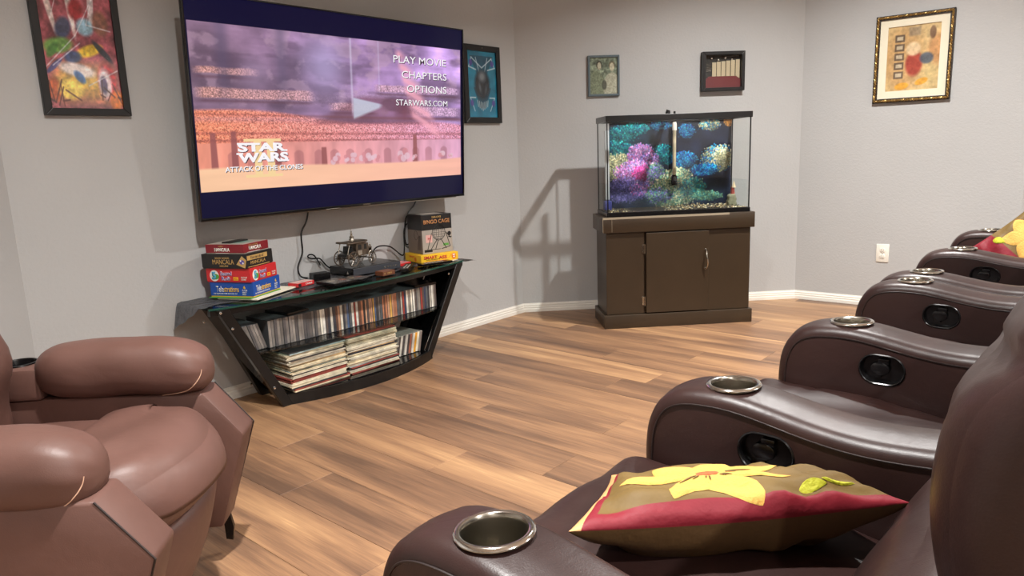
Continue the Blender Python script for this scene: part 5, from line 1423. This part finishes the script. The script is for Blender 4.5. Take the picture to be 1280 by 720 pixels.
# near cushion
def zones1(u, v, side):
    if side > 0:
        if u < .03 + .02 * v: return 3
        if u < .055 + .02 * v: return 1
        if v < .125: return 1
        return 0
    return 2
FC0 = (.42, .46)
pet = [(petal(*FC0, math.radians(a), L, w_, .02, 1.0), M_PETAL, 1, 'petal') for a, L, w_ in ((-110, .33, .145), (-70, .41, .165), (-18, .28, .13), (28, .30, .15), (80, .30, .15), (130, .30, .15), (186, .30, .14))]
pet.append((circle(*FC0, .050, .9), M_STAMEN, 1, 'flower_centre'))
pet.append((petal(.70, .20, math.radians(0), .09, .10, 0), M_LIME, 1, 'leaf')); pet.append((petal(.78, .24, math.radians(5), .12, .06, 0), M_LIME, 1, 'leaf'))
NC, S1 = flower_cushion('throw_cushion', 'large cushion with yellow flower, crimson band and brown underside on nearest sofa seat', [(-.215, .150), (.165, -.215), (.235, -.060), (.03, .235)],
    lambda u, v: .520 + .012 * (2 * u - 1) ** 2 - .03 * v, .052, .075, Matrix.Translation((.985, .430, 0)), zones1, pet, .55, .38)
for a in (-96, -88, -52, -40, -120, -130, -2, 8):
    r0, r1 = .065, .13 + .03 * math.sin(a)
    bm = bmesh.new(); tube(bm, [S1(FC0[0] + r * math.cos(math.radians(a)), FC0[1] + r * math.sin(math.radians(a)), 1, .0042) for r in [r0 + (r1 - r0) * k / 6 for k in range(7)]], [.0004, .0012, .0016, .0016, .0014, .001, .0004], 5); obj('stitch_line', bm, M_OLIVE, NC)
# far cushion, propped against the backrest
def zones2(u, v, side): return 1 if (v < .25 or (u > .7 and v < .5)) else 0
pet = [(petal(.40, .55, math.radians(a), .30, .22, .04, 1.0), M_PETAL, 1, 'petal') for a in (10, 62, 118, 172, 232, 300)]
pet.append((circle(.40, .55, .07), M_STAMEN, 1, 'flower_centre')); pet.append((petal(.12, .22, math.radians(30), .16, .10, 0), M_LIME, 1, 'leaf')); pet.append((petal(.88, .30, math.radians(-40), .16, .10, 0), M_LIME, 1, 'leaf'))
_x = Vector((0, -1, 0)); _y = Vector((.5, 0, .866)); _n = _x.cross(_y)
MF = Matrix(((_x.x, _y.x, _n.x, 3.97), (_x.y, _y.y, _n.y, .325), (_x.z, _y.z, _n.z, .562), (0, 0, 0, 1))) @ Matrix.Rotation(math.radians(-42), 4, 'Z')
FCU, S2 = flower_cushion('throw_cushion', 'cushion with yellow flower on crimson leaning on the farther sofa', [(-.17, -.17), (.17, -.17), (.17, .17), (-.17, .17)], lambda u, v: 0.0, .05, .05, MF, zones2, pet)

# ================================================================== russet leather armchair on the left
f = Vector((.72, -.694, 0)).normalized(); xx = Vector((f.y, -f.x, 0))
AC = Matrix(((xx.x, f.x, 0, .7065), (xx.y, f.y, 0, 1.545), (0, 0, 1, 0), (0, 0, 0, 1)))
t = thing('armchair', 'russet brown leather recliner armchair with pillow arms at the left', 'armchair', AC)
def yz_prism(pts, x0, x1, bev=.006):
    bm = bmesh.new(); prism(bm, pts, x0, x1, bev=bev)
    for v in bm.verts: v.co = Vector((v.co.z, v.co.x, v.co.y))
    return bm
for s in (1, -1):
    a = obj('arm', yz_prism([(-.080, .112), (0.0, .372), (-.093, .492), (-.44, .50), (-.78, .50), (-.78, .112)], min(s * .245, s * .350), max(s * .245, s * .350), .008), M_LEA2, t, smooth=True)
    bm = bmesh.new()
    e = s * .350
    tube(bm, [(e - s * .003, -.081, .12), (e - s * .003, .0, .371), (e - s * .003, -.092, .490)], .0022, 6); obj('seam', bm, M_STITCH, a)
    bm = bmesh.new(); box(bm, (s * .297 - .062, -.645, .50), (s * .297 + .062, -.480, .585), .012)
    k = boolean_mesh(bm, [(lambda c: (lathe(c, [(0, .53), (.040, .53), (.040, .62), (0, .62)], 32, Matrix.Translation((s * .30, -.560, 0))), c)[1])(bmesh.new())], 'cup_deck', M_LEA2)
    cd_ = obj('cup_deck', k, None, a)
    bm = bmesh.new(); lathe(bm, [(.0375, .532), (.0385, .583), (.041, .589), (.045, .5885), (.046, .5855), (.0395, .584), (.0395, .5315), (0, .5315), (0, .533), (.0375, .532)], 32, Matrix.Translation((s * .30, -.560, 0))); obj('cup_liner', bm, M_BLKPL, a, smooth=True)
    yc, zc, L_ = (-.288, .566, .430) if s < 0 else (-.315, .545, .440)
    bm = bmesh.new(); n1, n2 = 48, 36; rows = []
    for i in range(n1 + 1):
        q = -math.cos(math.pi * i / n1)                      # -1 rear .. 1 front
        cap = max(0, 1 - abs(q) ** 5.5) ** .42
        yv = yc + q * L_ / 2
        sag = -.022 * max(0, q) ** 2
        row = []
        for k in range(n2):
            a_ = 2 * math.pi * k / n2
            ca, sa = math.cos(a_), math.sin(a_)
            rr_ = (abs(ca) ** 2.5 + abs(sa) ** 2.5) ** (-1 / 2.5)
            cr = 1 + .045 * max(0, q - .45) * math.sin(k * math.pi * 2 * 9 / n2 + .5) + .012 * math.sin(q * 9 + a_ * 2)
            row.append(bm.verts.new((s * .288 + .082 * ca * rr_ * cap * cr, yv, zc + sag + .073 * sa * rr_ * cap * cr)))
        rows.append(row)
    for A, B in zip(rows[1:-2], rows[2:-1]):
        for k in range(n2): bm.faces.new((A[k], A[(k + 1) % n2], B[(k + 1) % n2], B[k]))
    bm.faces.new(rows[1][::-1]); bm.faces.new(rows[-2])
    for r_ in (rows[0], rows[-1]):
        for v in r_: bm.verts.remove(v)
    pd = obj('arm_pad', bm, M_LEA2, t, smooth=True, ang=80)
    def psurf(q, a_):
        cap = max(0, 1 - abs(q) ** 5.5) ** .42; ca, sa = math.cos(a_), math.sin(a_); rr_ = (abs(ca) ** 2.5 + abs(sa) ** 2.5) ** (-1 / 2.5)
        cr = 1.0 + .045 * max(0, q - .45) * math.sin(a_ * 9 + .5) + .012 * math.sin(q * 9 + a_ * 2) + .012
        return Vector((s * .288 + .082 * ca * rr_ * cap * cr, yc + q * L_ / 2, zc - .022 * max(0, q) ** 2 + .073 * sa * rr_ * cap * cr))
    bm = bmesh.new(); tube(bm, smooth_path([psurf(q, math.radians(d)) for q, d in ((.45, -62), (.62, -52), (.78, -40), (.88, -24), (.93, -6), (.945, 14))], 5), .0011, 5); obj('seam', bm, M_THREAD, pd, label='pale raised seam')
def seatf(p):
    z = p.z + .355; y = p.y - .44
    if p.z > 0: z += .004 * math.sin(p.x * 30 + y * 12)
    return Vector((p.x, y, z))
bm = bmesh.new(); puffy(bm, .492, .44, .18, .045, 24, (0, 0, .016), seatf); obj('seat', bm, M_LEA2, t)
def rollf(p):
    y = p.y - .135; z = p.z + .385
    if p.z > 0 and p.y > 0: z -= .02 * (p.y / .17) ** 2
    if p.z < 0: y -= .05 * (-p.z / .12) * (1 if p.y > 0 else 0)
    y -= .035 + .085 * min(1.2, abs(p.x) / .245) ** 2.2 * (1 if p.y > 0 else .2)
    return Vector((p.x, y, z + .003 * math.sin(p.x * 20 + p.y * 40)))
bm = bmesh.new(); puffy(bm, .490, .340, .200, .085, 28, (0, .012, .016), rollf); fr = obj('front_cushion', bm, M_LEA2, t)
def footf(p):
    return Vector((p.x, p.y - .115 + .045 * (p.z / .13) - .05 * (abs(p.x) / .243) ** 2.2, p.z + .195))
bm = bmesh.new(); puffy(bm, .486, .09, .27, .035, 18, (0, .018, 0), footf); obj('footrest', bm, M_LEA2, t)
bm = bmesh.new(); box(bm, (-.243, -.78, .09), (.243, -.16, .30), .01); obj('base', bm, M_LEA2, t)
def bkf(p):
    z = p.z + .70; y = p.y - .655 - (z - .45) * .22 + .05 * math.exp(-((z - .64) / .10) ** 2) * (1 if p.y > 0 else 0)
    if p.y > 0: y += .003 * math.sin(p.x * 26 + z * 18)
    return Vector((p.x * (1.04 if z > .58 else 1.0), y, z))
bm = bmesh.new(); puffy(bm, .52, .24, .62, .09, 28, (.006, .035, .01), bkf); obj('backrest', bm, M_LEA2, t)
bm = bmesh.new(); puffy(bm, .56, .10, .80, .03, 8, (0, 0, 0), lambda p: Vector((p.x, p.y - .82 - (p.z + .2) * .2, p.z + .55))); obj('back_shell', bm, M_LEA2, t)
bm = bmesh.new(); prism(bm, [(-.006, .034), (.012, .030), (.018, .070), (.010, .112), (-.008, .112)], -.006, .006)
for v in bm.verts: v.co = Vector((v.co.z - .325, v.co.x - .095, v.co.y + .004))
obj('strap', bm, M_BLKPL, t, label='black nylon strap')
for sx in (-.28, .28):
    for sy in (-.34, -.70):
        bm = bmesh.new(); lathe(bm, [(0, 0), (.022, 0), (.026, .115), (0, .115)], 14, Matrix.Translation((sx, sy, 0))); obj('foot', bm, M_BLKPL, t)
